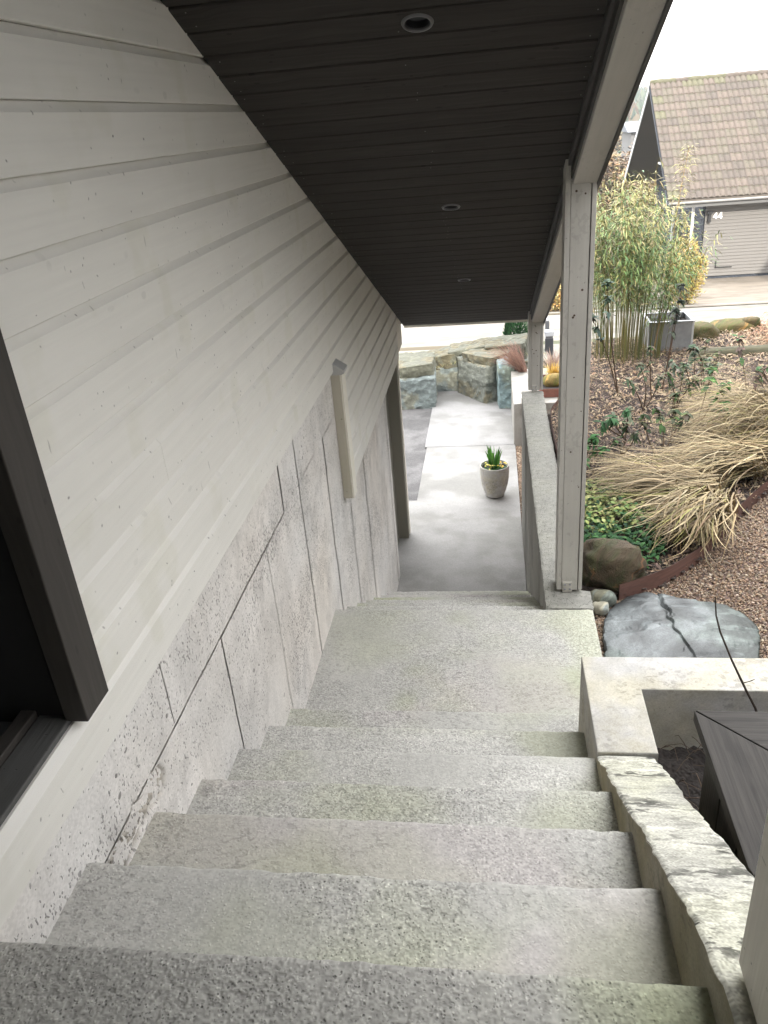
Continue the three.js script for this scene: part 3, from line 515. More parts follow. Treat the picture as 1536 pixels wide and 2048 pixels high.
{ // coping that falls with the upper flight
  const cp = thing('sloping_coping_wall', 'weathered lichen-streaked concrete coping falling beside the upper steps', 'wall');
  const pr = [[0.4, -1.092], [-0.66, -1.093], [-0.712, -1.093], [-0.776, -1.12], [-0.919, -1.2], [-1.117, -1.325], [-1.261, -1.414], [-1.428, -1.525], [-1.893, -1.818]];
  const py = z => { for (let i = 1; i < pr.length; i++) if (z >= pr[i][0]) return lerp(pr[i][1], pr[i - 1][1], (z - pr[i][0]) / (pr[i - 1][0] - pr[i][0])); return -1.818; };
  const rag = (z, s) => 0.004 * n3(z * 12, s, 1) + 0.003 * n3(z * 45, s, 2) - 0.012 * Math.max(0, n3(z * 7, s, 5) - 0.5);
  const g = gridGeo(28, 200, (u, v, i) => { const z = lerp(0.4, -1.893, v), w = lerp(1.305, 1.325, ss(-1.2, -1.9, z)); const e = i === 0 || i === 28 ? 1 : 0; const x = lerp(1.149 - rag(z, 3), w + rag(z, 8), u); return [x, py(z) + 0.0035 * fb3(x * 9, 1, z * 9) + 0.002 * n3(x * 50, 1, z * 50) - e * 0.006, z]; }, (u, v, p) => [p[0] / 0.9, p[2] / 0.9]);
  part('top_face', g, M.coping, cp);
  const side = gridGeo(200, 40, (u, v) => { const z = lerp(0.4, -1.893, u), y = lerp(py(z) - 0.005, py(z) - 0.75, v); return [1.1495 - (v < 0.03 ? rag(z, 3) : 0) + 0.002 * fb3(z * 8, y * 8, 3), y, z]; }, (u, v, p) => [p[2] / 0.9, p[1] / 0.9]);
  const body = extr([[-1.892, -1.83], ...pr.slice().reverse().map(([a, b]) => [a, b - 0.008]), [0.4, -2.7], [-1.892, -2.7]].slice(1), 'x', 1.155, 1.303);
  part('side_face', merge([side, uvBox(body, 0.9)]), tx(T.planter, { color: lin(0.62, 0.58, 0.46), roughness: 0.95 }, 0.005), cp);
}
{ // planter
  const pl = thing('concrete_planter', 'angular cast concrete planter with dark soil beside the landing', 'planter'), YT = -1.81;
  const s = [[1.15, -2.38], [3.2, -2.38], [3.2, -2.2], [1.333, -2.2], [1.333, -1.897], [1.15, -1.897]];
  const g = extr(s, 'y', -2.6, YT, 0.004);
  part('rim', uvBox(g, 1.1), M.planter, pl);
  const so = gridGeo(90, 60, (u, v) => { const x = lerp(1.33, 3.1, u), z = lerp(-2.2, -1.2, v); return [x, -2.06 + 0.025 * fb3(x * 9, 1, z * 9, 4) + 0.012 * n3(x * 40, 1, z * 40), z]; }, (u, v, p) => [p[0], p[2]]);
  part('soil', so, M.soil, pl);
  const R = rng(61), tw = new Blades();
  for (let i = 0; i < 60; i++) { const x = 1.36 + R() * 0.75, z = -2.17 + R() * 0.3, a = R() * 6.28, l = 0.04 + R() * 0.14; const b = 0.3 * R(); tw.tube([0, 0.33, 0.66, 1].map(t => [x + Math.cos(a + b * t) * l * t, -2.035 + 0.035 * Math.sin(t * 3) + 0.01 * R(), z + Math.sin(a + b * t) * l * t]), 0.0016, 0.001, vary([0.09, 0.06, 0.04], R), 4); }
  part('dead_twigs', tw.geo(), dryMat, pl, 'stuff');
  const sh = thing('bare_shoot', 'single thin bare dark shoot rising from the planter soil', 'plant', [1.73, -2.06, -2.15]), bt = new Blades();
  bt.tube([[1.735, -2.06, -2.16], [1.715, -1.92, -2.12], [1.66, -1.77, -2.07], [1.615, -1.68, -2.05], [1.56, -1.565, -2.05], [1.515, -1.46, -2.05], [1.497, -1.40, -2.05], [1.488, -1.335, -2.05]], 0.0052, 0.002, [0.06, 0.045, 0.035], 7);
  bt.tube([[1.6, -1.655, -2.05], [1.625, -1.64, -2.045], [1.632, -1.63, -2.04]], 0.0025, 0.001, [0.06, 0.05, 0.03], 5);
  bt.tube([[1.735, -2.0, -2.15], [1.69, -1.94, -2.1], [1.64, -2.0, -2.05]], 0.002, 0.001, [0.12, 0.07, 0.05], 5); bt.tube([[1.69, -1.94, -2.1], [1.72, -1.98, -2.04]], 0.002, 0.001, [0.12, 0.07, 0.05], 5);
  part('stem', bt.geo(), dryMat, sh);
}
{ // bench with mitred top
  const b = thing('timber_bench', 'grey weathered timber bench with mitred top boards inside the planter', 'bench');
  const y1 = -1.452, y0 = -1.482, x0 = 1.358, zf = -1.682, w = 0.30;
  part('top_board', uvBox(extr([[x0, zf], [x0 + w, zf + w - 0.0], [x0 + w, -0.3], [x0, -1.198]].map(p => p), 'y', y0, y1, 0.002), 1.1, 2), M.timber, b);
  part('top_board', uvBox(extr([[x0 + 0.004, zf - 0.001], [3.1, zf - 0.001], [3.1, zf + w], [x0 + w + 0.004, zf + w]], 'y', y0 + 0.0005, y1 + 0.0005, 0.002), 1.1, 0, 0.4), M.timber, b);
  const R = rng(62); let z = zf + 0.03;
  for (let i = 0; i < 9; i++) { part('front_board', uvBox(box(1.392, 1.415, -2.1, y0 - 0.001, z, z + 0.142, 0.002), 1.1, 1, R(), R()), M.timber, b); z += 0.149; }
  let x = 1.42; for (let i = 0; i < 11; i++) { part('front_board', uvBox(box(x, x + 0.142, -2.1, y0 - 0.001, zf + 0.03, zf + 0.053, 0.002), 1.1, 1, R(), R()), M.timber, b); x += 0.149; }
  part('carcass', uvBox(box(1.418, 3.0, -2.1, y0 - 0.003, zf + 0.055, -0.35), 1), M.voidDark, b);
}
{ // post in the right foreground
  const p = thing('veranda_post', 'beige painted post at the right edge, standing on the coping beside the top steps', 'post');
  part('post', uvBox(box(1.174, 1.3, -1.09, 1.5, -0.745, -0.62, 0.006), 1, 1, 0.2, 0.6), M.trimLight, p);
  part('rail_panel', uvBox(box(1.186, 1.29, -1.085, 0.4, -0.618, -0.3, 0.004), 1, 1, 0.7, 0.1), M.trimLight, p);
}

// ---------------------------------------------------------------- garden ground
const cort = [[1.5, -3.69], [1.62, -3.76], [1.773, -3.86], [2.0, -4.09], [2.213, -4.4], [2.474, -4.767], [2.648, -4.985], [3.2, -5.55], [4.2, -6.2]];
const curveC = new THREE.CatmullRomCurve3(cort.map(p => new THREE.Vector3(p[0], 0, p[1])));
const bedPoly = [...curveC.getPoints(60).map(p => [p.x, p.z]), [7, -6.6], [7, -9.6], [2.9, -8.9], [1.95, -8.75], [1.62, -7.6], [1.4, -6.75], [1.322, -6.5], [1.315, -5.4], [1.315, -3.75]];
const inPoly = (x, z, P) => { let c = false; for (let i = 0, j = P.length - 1; i < P.length; j = i++) { if ((P[i][1] > z) !== (P[j][1] > z) && x < (P[j][0] - P[i][0]) * (z - P[i][1]) / (P[j][1] - P[i][1]) + P[i][0]) c = !c; } return c; };
const bedY = (x, z) => -2.395 + 0.03 * fb3(x * 1.6, 4, z * 1.6) + 0.05 * ss(-5, -7.5, z);
{
  // terrace fill under gravel and bed
  const tb = [[1.345, -2.39], [7, -2.39], [7, -9.6], [2.9, -8.95], [1.93, -8.8], [1.6, -7.62], [1.38, -6.78], [1.305, -6.52], [1.305, -3.7], [1.345, -3.69]];
  struct('gravel_ground', uvBox(extr(tb, 'y', -4.6, -2.435), 0.6), mat({ map: T.rust.map, bumpMap: T.rust.bumpMap, bumpScale: 0.01, color: lin(1.1, 1.5, 1.6), roughness: 1 }));
  const cell = 0.06, pos = [], uv = [], idx = []; const ix = {};
  const vtx = (i, j) => { const k = i + '_' + j; if (ix[k] === undefined) { const x = 1.3 + i * cell, z = -9.7 + j * cell; ix[k] = pos.length / 3; pos.push(x, bedY(x, z) + 0.012 * n3(x * 22, 1, z * 22), z); uv.push(x / 0.8, z / 0.8); } return ix[k]; };
  for (let i = 0; i < 95; i++) for (let j = 0; j < 102; j++) { if (!inPoly(1.3 + (i + 0.5) * cell, -9.7 + (j + 0.5) * cell, bedPoly)) continue; const a = vtx(i, j), b = vtx(i + 1, j), c = vtx(i, j + 1), d = vtx(i + 1, j + 1); idx.push(a, c, d, a, d, b); }
  const g = new THREE.BufferGeometry(); g.setAttribute('position', new THREE.Float32BufferAttribute(pos, 3)); g.setAttribute('uv', new THREE.Float32BufferAttribute(uv, 2)); g.setIndex(idx); g.computeVertexNormals();
  struct('planting_bed', g, tx(T.soil, { roughness: 1, color: lin(1.8, 1.6, 1.5) }, 0.02));
  // gravel strip by the path
  struct('gravel_ground', uvBox(box(1.1, 1.32, -4.2, -3.72, -9.11, -7.1), 0.6), mat({ map: T.rust.map, color: lin(1.5, 1.9, 1.9), roughness: 1 }));
}
{ // gravel stones
  const R = rng(71), geo = [0, 1, 2].map(i => { const g = new THREE.IcosahedronGeometry(1, 0); const p = g.attributes.position; for (let k = 0; k < p.count; k++) { const x = p.getX(k), y = p.getY(k), z = p.getZ(k), s = 1 + 0.35 * n3(x * 2 + i * 9, y * 2, z * 2); p.setXYZ(k, x * s, y * s * 0.62, z * s * 0.8); } g.computeVertexNormals(); return g; });
  const spots = [[], [], []];
  const put = (x, y, z, s) => spots[Math.floor(R() * 3)].push([x, y, z, s]);
  let tries = 0; while (spots[0].length + spots[1].length + spots[2].length < 52000 && tries++ < 400000) {
    const x = 1.35 + Math.pow(R(), 1.25) * 2.6, z = -2.9 - R() * 2.9; if (inPoly(x, z, bedPoly) || (x < 1.36 && z < -3.5)) continue; put(x, -2.432 + R() * 0.012, z, 0.0042 + R() * R() * 0.0075);
  }
  for (let i = 0; i < 5000; i++) put(1.104 + R() * 0.19, -3.72 + R() * 0.012, -7.1 - R() * 2, 0.006 + R() * R() * 0.009);
  const q = new THREE.Quaternion(), e = new THREE.Euler(), m4 = new THREE.Matrix4(), c = new THREE.Color(), gm = mat({ roughness: 0.9 });
  const pal = [[0.25, 0.165, 0.115], [0.31, 0.22, 0.155], [0.18, 0.115, 0.08], [0.37, 0.29, 0.22], [0.27, 0.175, 0.12], [0.22, 0.165, 0.13]];
  spots.forEach((L, v) => {
    const im = new THREE.InstancedMesh(geo[v], gm, L.length);
    L.forEach(([x, y, z, s], i) => { q.setFromEuler(e.set((R() - 0.5) * 1.2, R() * 6.28, (R() - 0.5) * 1.2)); im.setMatrixAt(i, m4.compose(new THREE.Vector3(x, y, z), q, new THREE.Vector3(s, s, s))); const p = vary(pal[Math.floor(R() * 6)], R, 0.35).map((v, i) => v * [0.92, 0.96, 0.94][i]); im.setColorAt(i, c.setRGB(...p)); });
    im.name = nm('gravel'); im.userData = { kind: 'stuff', label: 'reddish brown garden gravel', category: 'gravel' }; scene.add(im);
  });
}
{ // corten edging
  const P = curveC.getPoints(60), ce = thing('corten_edging', 'rust-brown steel edging strip curving between the gravel and the bed', 'garden edging');
  const strip = (L, y0, y1, t) => { const pts = []; const n = L.length; return gridGeo(n - 1, 3, (u, v, i, j) => { const a = L[Math.max(0, i - 1)], b = L[Math.min(n - 1, i + 1)], dx = b[0] - a[0], dz = b[1] - a[1], l = Math.hypot(dx, dz) || 1, nx = -dz / l, nz = dx / l, s = j < 1 ? -1 : j < 2 ? -1 : 1, y = j === 0 || j === 3 ? y0 : y1; return [L[i][0] + nx * t * s, y, L[i][1] + nz * t * s]; }, (u, v, p) => [(p[0] + p[2]) / 0.8, p[1] / 0.8]); };
  part('strip', strip(P.map(p => [p.x, p.z]), -2.46, -2.325, 0.0035), M.rust, ce);
  const c2 = new THREE.CatmullRomCurve3([[1.318, -5.2], [1.318, -6.3], [1.345, -6.55], [1.42, -6.78], [1.62, -7.6]].map(p => new THREE.Vector3(p[0], 0, p[1]))).getPoints(40);
  part('strip', strip(c2.map(p => [p.x, p.z]), -2.6, -2.32, 0.0035), M.rust, ce);
}
{ // stepping slab, boulder, pebbles
  const out = [[1.352, -3.1], [1.362, -3.3], [1.383, -3.47], [1.43, -3.58], [1.5, -3.65], [1.559, -3.70], [1.62, -3.735], [1.672, -3.75], [1.70, -3.715], [1.735, -3.70], [1.80, -3.645], [1.898, -3.605], [1.97, -3.625], [2.03, -3.615], [2.08, -3.53], [2.112, -3.44], [2.12, -3.36], [2.10, -3.26], [2.06, -3.14], [2.0, -2.98], [1.85, -2.85], [1.6, -2.82], [1.45, -2.9]];
  const cv = new THREE.CurvePath(); out.forEach((p, i) => { const q = out[(i + 1) % out.length]; cv.add(new THREE.LineCurve3(new THREE.Vector3(p[0], 0, p[1]), new THREE.Vector3(q[0], 0, q[1]))); });
  const n = 180, cx = 1.73, cz = -3.25;
  const ol = cv.getSpacedPoints(n).slice(0, n).map((p, i) => { const a = 1 + 0.008 * n3(i * 0.9, 2, 1) + 0.03 * Math.round(2 * n3(i * 0.16, 5, 1)) * 0.5; return [cx + (p.x - cx) * a, cz + (p.z - cz) * a]; });
  const pl = [[-2.338, 0.09, 0.02], [-2.322, -0.03, 0.05], [-2.33, -0.02, -0.09], [-2.315, -0.16, 0.1], [-2.33, 0.12, 0.16], [-2.31, -0.05, 0.2]],
    th2 = (x, z) => { const X = x - 1.66 - 0.16 * (z + 3.6), Z = z + 3.3; let y = 9; for (const [a, b, c] of pl) y = Math.min(y, a + b * X + c * Z + 0.006 * n3(x * 5 + a * 99, 3, z * 5)); const q = X + 0.02 * n3(z * 3, 1, 1) + 0.012 * n3(z * 19, 3, 1); return y - 0.03 * ss(0.012, 0.0, Math.abs(q - 0.03)) * ss(-3.38, -3.55, z) + 0.012 * ss(-0.004, 0.004, q - 0.02) * ss(-2.9, -3.2, z) + 0.004 * fb3(x * 11, 2, z * 11, 4) + 0.004 * Math.round(1.6 * n3(x * 6, 2, z * 14)); };
  const rings = 60; const g = gridGeo(n, rings + 3, (u, v, i, j) => {
    const p = ol[i % n]; if (j <= rings) { const t = j / rings, x = lerp(cx, p[0], t), z = lerp(cz, p[1], t); return [x, th2(x, z) - 0.006 * Math.pow(t, 24), z]; }
    const q = (j - rings) / 3; return [p[0] + 0.006 * n3(i * 0.5, j, 1), lerp(th2(p[0], p[1]) - 0.006, -2.46, q), p[1] + 0.006 * n3(i * 0.5, j, 4)];
  }, (u, v, p) => [p[0] / 1.1 + 0.1, p[2] / 1.1]);
  const sl = thing('slate_slab', 'large flat grey-green slate slab lying on the gravel beside the landing', 'stone slab');
  part('slab', g, M.slate, sl);
  const bo = thing('boulder', 'brown rounded boulder at the foot of the near post, under the straw grass', 'boulder', [1.475, -2.3, -3.86]);
  { const g2 = rockGeo(0.19, 0.135, 0.15, 3.7, 5, 0.34, 0.15); g2.translate(1.475, -2.3, -3.86); part('stone', g2, M.rock, bo); }
  const p1 = thing('garden_stone', 'small greenish grey stone wedged between the boulder and the wall', 'stone', [1.40, -2.40, -3.66]); { const g3 = rockGeo(0.075, 0.05, 0.05, 9, 3, 0.25, 0.2); g3.translate(1.405, -2.39, -3.655); part('stone', g3, tx(T.block, { color: lin(0.6, 0.62, 0.55), roughness: 0.9 }, 0.005), p1); }
  const p2 = thing('garden_stone', 'small pale grey stone at the corner of the landing beside the slab', 'stone', [1.385, -2.4, -3.56]); { const g4 = rockGeo(0.045, 0.035, 0.035, 15, 3, 0.25, 0.2); g4.translate(1.388, -2.39, -3.565); part('stone', g4, tx(T.block, { color: lin(1.2, 1.2, 1.15), roughness: 0.9 }, 0.005), p2); }
}

// ---------------------------------------------------------------- garden plants
{ // leaf litter and straw on the bed
  const R = rng(81), bl = new Blades();
  const pal = [[0.32, 0.22, 0.13], [0.24, 0.15, 0.085], [0.40, 0.31, 0.20], [0.13, 0.085, 0.055], [0.20, 0.13, 0.10], [0.36, 0.25, 0.17], [0.08, 0.055, 0.045]];
  let n = 0; while (n < 26000) {
    const x = 1.32 + R() * 3.2, z = -3.9 - R() * 5.2; if (!inPoly(x, z, bedPoly)) continue; n++;
    const dark = z > -6.1 && x < 2.35 && R() < 0.7, a = R() * 6.28, l = 0.025 + R() * R() * 0.1, y = bedY(x, z) + 0.004 + R() * 0.03, up = (R() - 0.5) * 0.5, w = R() < 0.78 ? 0.003 + R() * 0.004 : 0.01 + R() * 0.014, cu = 0.02 * R();
    const pts = [0, 0.5, 1].map(t => [x + Math.cos(a) * l * (t - 0.5), y + up * l * (t - 0.5) + cu * Math.sin(Math.PI * t), z + Math.sin(a) * l * (t - 0.5)]);
    let c = vary(pal[Math.floor(R() * 7)], R, 0.3); if (dark) c = c.map(v => v * 0.6); else if (R() < 0.25) c = vary([0.38, 0.29, 0.18], R, 0.2);
    c = c.map(v => v * 0.88);
    bl.blade(pts, [-Math.sin(a), (R() - 0.5) * 0.8, Math.cos(a)], w, c);
  }
  const o = new THREE.Mesh(bl.geo(), dryMat); o.name = 'leaf_litter'; o.userData = { kind: 'stuff', label: 'dry brown leaves and straw covering the bed', category: 'leaf litter' }; scene.add(o);
}
function grassClump(label, x, z, dir, spread, n, len, seed, y0 = -2.37, lift = 0.75) {
  const R = rng(seed), b = new Blades(), t = thing('ornamental_grass', label, 'grass clump', [x, y0, z], 'straw coloured grass clumps along the edging');
  for (let i = 0; i < n; i++) {
    const a = dir + (R() + R() + R() - 1.5) / 1.5 * spread, L = len * (0.55 + 0.6 * R()), ca = Math.cos(a), sa = Math.sin(a), r = 0.16 * Math.sqrt(R()), aa = R() * 6.28;
    let p = [x + r * Math.cos(aa), y0 + 0.01 + 0.05 * R(), z + r * Math.sin(aa)], el = lift + (R() - 0.5) * 0.7, seg = 8, h = L / seg, tw = (R() - 0.5) * 2.0; const drop = 0.07 + 0.28 * R(), pts = [p.slice()];
    const low = y0 - 0.03 + R() * 0.22;
    for (let s = 0; s < seg; s++) { el -= drop * (1 + s * 0.22) * (8 / seg); el = Math.max(el, -1.25); const c2 = Math.cos(el), ang = a + tw * s / seg; p = [p[0] + Math.cos(ang) * c2 * h, p[1] + Math.sin(el) * h, p[2] + Math.sin(ang) * c2 * h]; if (p[1] < low) { p[1] = low + R() * 0.004; el = 0; } pts.push(p.slice()); }
    const k = R(), c = k < 0.55 ? [0.26, 0.20, 0.105] : k < 0.75 ? [0.13, 0.09, 0.04] : k < 0.88 ? [0.38, 0.31, 0.185] : k < 0.95 ? [0.14, 0.09, 0.045] : [0.24, 0.22, 0.065];
    b.blade(pts, [-sa, 0.25 * (R() - 0.5), ca], 0.0055 + R() * 0.005, vary(c, R, 0.35), t2 => t2 < 0.1 ? 0.6 : 1 - Math.pow(t2, 3) * 0.9, 0.25);
  }
  part('blades', b.geo(), dryMat, t);
}
grassClump('straw grass clump nearest the slab, spilling over the steel edging', 2.14, -4.48, 2.35, 0.95, 430, 0.56, 91, -2.34);
grassClump('straw grass clump flowing left above the green ground cover', 2.16, -4.72, 3.2, 0.7, 420, 0.74, 92, -2.34);
grassClump('straw grass clump behind the nearest one, sweeping left along the edging', 2.55, -5.1, 3.05, 0.8, 430, 0.78, 93, -2.34);
grassClump('large straw grass clump at the right edge of the picture above the edging', 2.9, -5.62, 3.05, 0.85, 520, 0.9, 94, -2.34, 0.95);
grassClump('straw grass clump farthest back at the right, behind the leafy shrub', 3.1, -6.25, 2.9, 0.9, 500, 0.9, 95, -2.34, 0.85);
grassClump('low straw grass clump between the bed soil and the nearest clump', 1.9, -5.05, 3.0, 0.9, 200, 0.45, 96, -2.36, 0.6);
grassClump('straw grass clump beside the edging where the strip leaves the picture', 2.75, -5.28, 3.3, 0.9, 330, 0.65, 97, -2.34);

grassClump('straw grass clump at the right edge, between the two largest ones', 3.05, -5.95, 3.0, 0.8, 430, 0.85, 98, -2.34, 0.95);
function leafAt(b, x, y, z, az, el, l, w, col, R) {
  const d = [Math.cos(az) * Math.cos(el), Math.sin(el), Math.sin(az) * Math.cos(el)], s = [-Math.sin(az), (R() - 0.5) * 0.5, Math.cos(az)], dr = 0.25 + R() * 0.4;
  const pts = [0, 0.3, 0.65, 1].map(t => [x + d[0] * l * t, y + d[1] * l * t - dr * l * t * t, z + d[2] * l * t]);
  b.blade(pts, s, w, col, t => t < 0.01 ? 0.25 : t > 0.99 ? 0.08 : t < 0.5 ? 1 : 0.8, 0.15);
}
function leafyShrub(label, base, tips, seed, lsize = 0.055, nLeaf = 9, greens) {
  const R = rng(seed), t = thing('evergreen_shrub', label, 'shrub', base), st = new Blades(), lf = new Blades(), B = base;
  nLeaf = Math.round(nLeaf * 1.6); const pal = greens ?? [[0.035, 0.065, 0.022], [0.05, 0.095, 0.03], [0.085, 0.095, 0.055], [0.12, 0.10, 0.08], [0.025, 0.04, 0.02]];
  for (const tp of tips) {
    const mid = [lerp(B[0], tp[0], 0.5) + (R() - 0.5) * 0.06, lerp(B[1], tp[1], 0.55), lerp(B[2], tp[2], 0.5) + (R() - 0.5) * 0.06];
    const c = new THREE.CatmullRomCurve3([B, mid, tp].map(p => new THREE.Vector3(...p))), P = c.getPoints(9).map(p => [p.x, p.y, p.z]);
    st.tube(P, 0.0065, 0.0025, vary([0.10, 0.065, 0.04], R), 6);
    const clusters = [[1, nLeaf], [0.86, Math.round(nLeaf * 0.7)], [0.72, Math.round(nLeaf * 0.4)]];
    for (const [ct, cn] of clusters) { const p = c.getPoint(ct); for (let i = 0; i < cn; i++) leafAt(lf, p.x + (R() - 0.5) * 0.015, p.y + (R() - 0.5) * 0.03, p.z + (R() - 0.5) * 0.015, R() * 6.28, 0.7 - R() * 1.3, lsize * (0.7 + 0.6 * R()), lsize * 0.48 * (0.8 + 0.5 * R()), vary(pal[Math.floor(R() * pal.length)], R, 0.25), R); }
  }
  part('stem', st.geo(), dryMat, t); part('foliage', lf.geo(), leafMat, t);
}
leafyShrub('tall thin evergreen shrub with drooping leafy tip before the bamboo, next to the post', [1.95, -2.37, -6.9], [[1.73, -1.25, -6.35], [1.62, -1.5, -6.3]], 101, 0.06, 13, [[0.03, 0.05, 0.03], [0.05, 0.08, 0.05], [0.04, 0.06, 0.05]]);
leafyShrub('tall evergreen shoot with dark curled leaves in front of the metal planter', [2.33, -2.37, -6.95], [[2.39, -1.4, -6.8], [2.36, -1.6, -6.82]], 102, 0.055, 12, [[0.02, 0.03, 0.02], [0.05, 0.06, 0.045], [0.03, 0.035, 0.03]]);
leafyShrub('short evergreen shoot left of the tall one in front of the metal planter', [2.2, -2.37, -6.7], [[2.13, -1.83, -6.55]], 103, 0.04, 7);
leafyShrub('leafy shrub with a bare forked stem in the middle of the bed', [2.02, -2.37, -5.35], [[2.0, -1.99, -5.5], [2.14, -2.04, -5.6], [1.9, -2.02, -5.45], [2.24, -2.08, -5.62]], 104, 0.055, 7);
leafyShrub('green leafed shrub hanging beside the near post at the left of the bed', [1.86, -2.37, -5.9], [[1.72, -2.1, -5.65], [1.84, -2.08, -5.75], [1.66, -2.16, -5.7]], 105, 0.065, 6, [[0.03, 0.08, 0.03], [0.04, 0.10, 0.04], [0.12, 0.14, 0.09]]);
leafyShrub('large leafed shrub with glossy green tips among the straw grass', [2.36, -2.37, -5.85], [[2.58, -1.98, -5.95], [2.56, -2.1, -5.85], [2.5, -1.88, -6.05], [2.66, -2.14, -5.9]], 106, 0.065, 9, [[0.04, 0.11, 0.03], [0.06, 0.15, 0.04], [0.05, 0.10, 0.05]]);
leafyShrub('shrub at the right edge of the bed with brownish upright shoots', [2.85, -2.37, -6.2], [[2.83, -1.93, -6.1], [2.95, -1.95, -6.25], [2.79, -1.78, -6.5]], 107, 0.06, 6, [[0.05, 0.10, 0.04], [0.12, 0.085, 0.07], [0.09, 0.065, 0.055]]);
leafyShrub('low grey-leaved shrub in front of the mossy timber', [2.6, -2.37, -7.0], [[2.5, -2.1, -6.9], [2.7, -2.08, -6.95], [2.6, -2.0, -7.1], [2.78, -2.13, -7.0], [2.42, -2.12, -7.05]], 108, 0.06, 9, [[0.10, 0.13, 0.09], [0.18, 0.17, 0.14], [0.05, 0.09, 0.05]]);
leafyShrub('small shrub with few leaves between the bamboo and the forked shrub', [2.1, -2.37, -6.5], [[2.04, -1.95, -6.45], [1.94, -2.05, -6.4], [2.2, -2.05, -6.45]], 109, 0.05, 6, [[0.06, 0.09, 0.05], [0.15, 0.14, 0.10]]);
leafyShrub('leafy shoots low beside the near post above the ground cover', [1.5, -2.37, -5.4], [[1.47, -2.14, -5.3], [1.56, -2.12, -5.35], [1.62, -2.2, -5.3], [1.44, -2.22, -5.15]], 110, 0.055, 8, [[0.03, 0.09, 0.03], [0.05, 0.12, 0.04]]);
leafyShrub('dark leafed shrub rising behind the forked one, left of the glossy green tips', [2.3, -2.37, -6.3], [[2.2, -1.95, -6.2], [2.33, -1.9, -6.25], [2.42, -2.0, -6.2], [2.26, -2.08, -6.1]], 111, 0.055, 7);
leafyShrub('low dark leafed shrub at the middle of the bed edge, left of the straw grass', [1.78, -2.37, -5.55], [[1.72, -2.2, -5.45], [1.86, -2.17, -5.5], [1.8, -2.12, -5.6]], 112, 0.05, 6);
leafyShrub('sparse shrub between the metal planter and the glossy green tips', [2.62, -2.37, -6.7], [[2.55, -1.95, -6.6], [2.7, -1.92, -6.65], [2.62, -1.86, -6.75]], 113, 0.05, 6, [[0.05, 0.08, 0.03], [0.10, 0.085, 0.06]]);
{ // variegated ground cover
  const R = rng(121), b = new Blades(), t = thing('ground_cover_plant', 'green and yellow leafed ground cover between the post and the straw grass', 'plant', [1.58, -2.37, -4.5]);
  for (let i = 0; i < 2000; i++) {
    const a = R() * 6.28, r = Math.sqrt(R()), x = 1.58 + Math.cos(a) * r * 0.3, z = -4.5 + Math.sin(a) * r * 0.58; if (x < 1.315) continue; const h = 0.17 * (1 - r * r * 0.75) * (0.75 + 0.4 * fb3(x * 8, 1, z * 8)), k = R();
    const y = -2.37 + h * Math.pow(R(), 0.5), c = z < -4.42 + 0.2 * R() && k < 0.8 ? [[0.22, 0.26, 0.09], [0.30, 0.31, 0.13], [0.15, 0.22, 0.07]][Math.floor(R() * 3)] : [[0.03, 0.085, 0.03], [0.05, 0.12, 0.04], [0.02, 0.05, 0.025]][Math.floor(R() * 3)];
    leafAt(b, x, y, z, R() * 6.28, 0.9 - R() * 1.1, 0.028 + R() * 0.025, 0.016 + R() * 0.012, vary(c, R, 0.25), R);
  }
  part('foliage', b.geo(), leafMat, t);
}
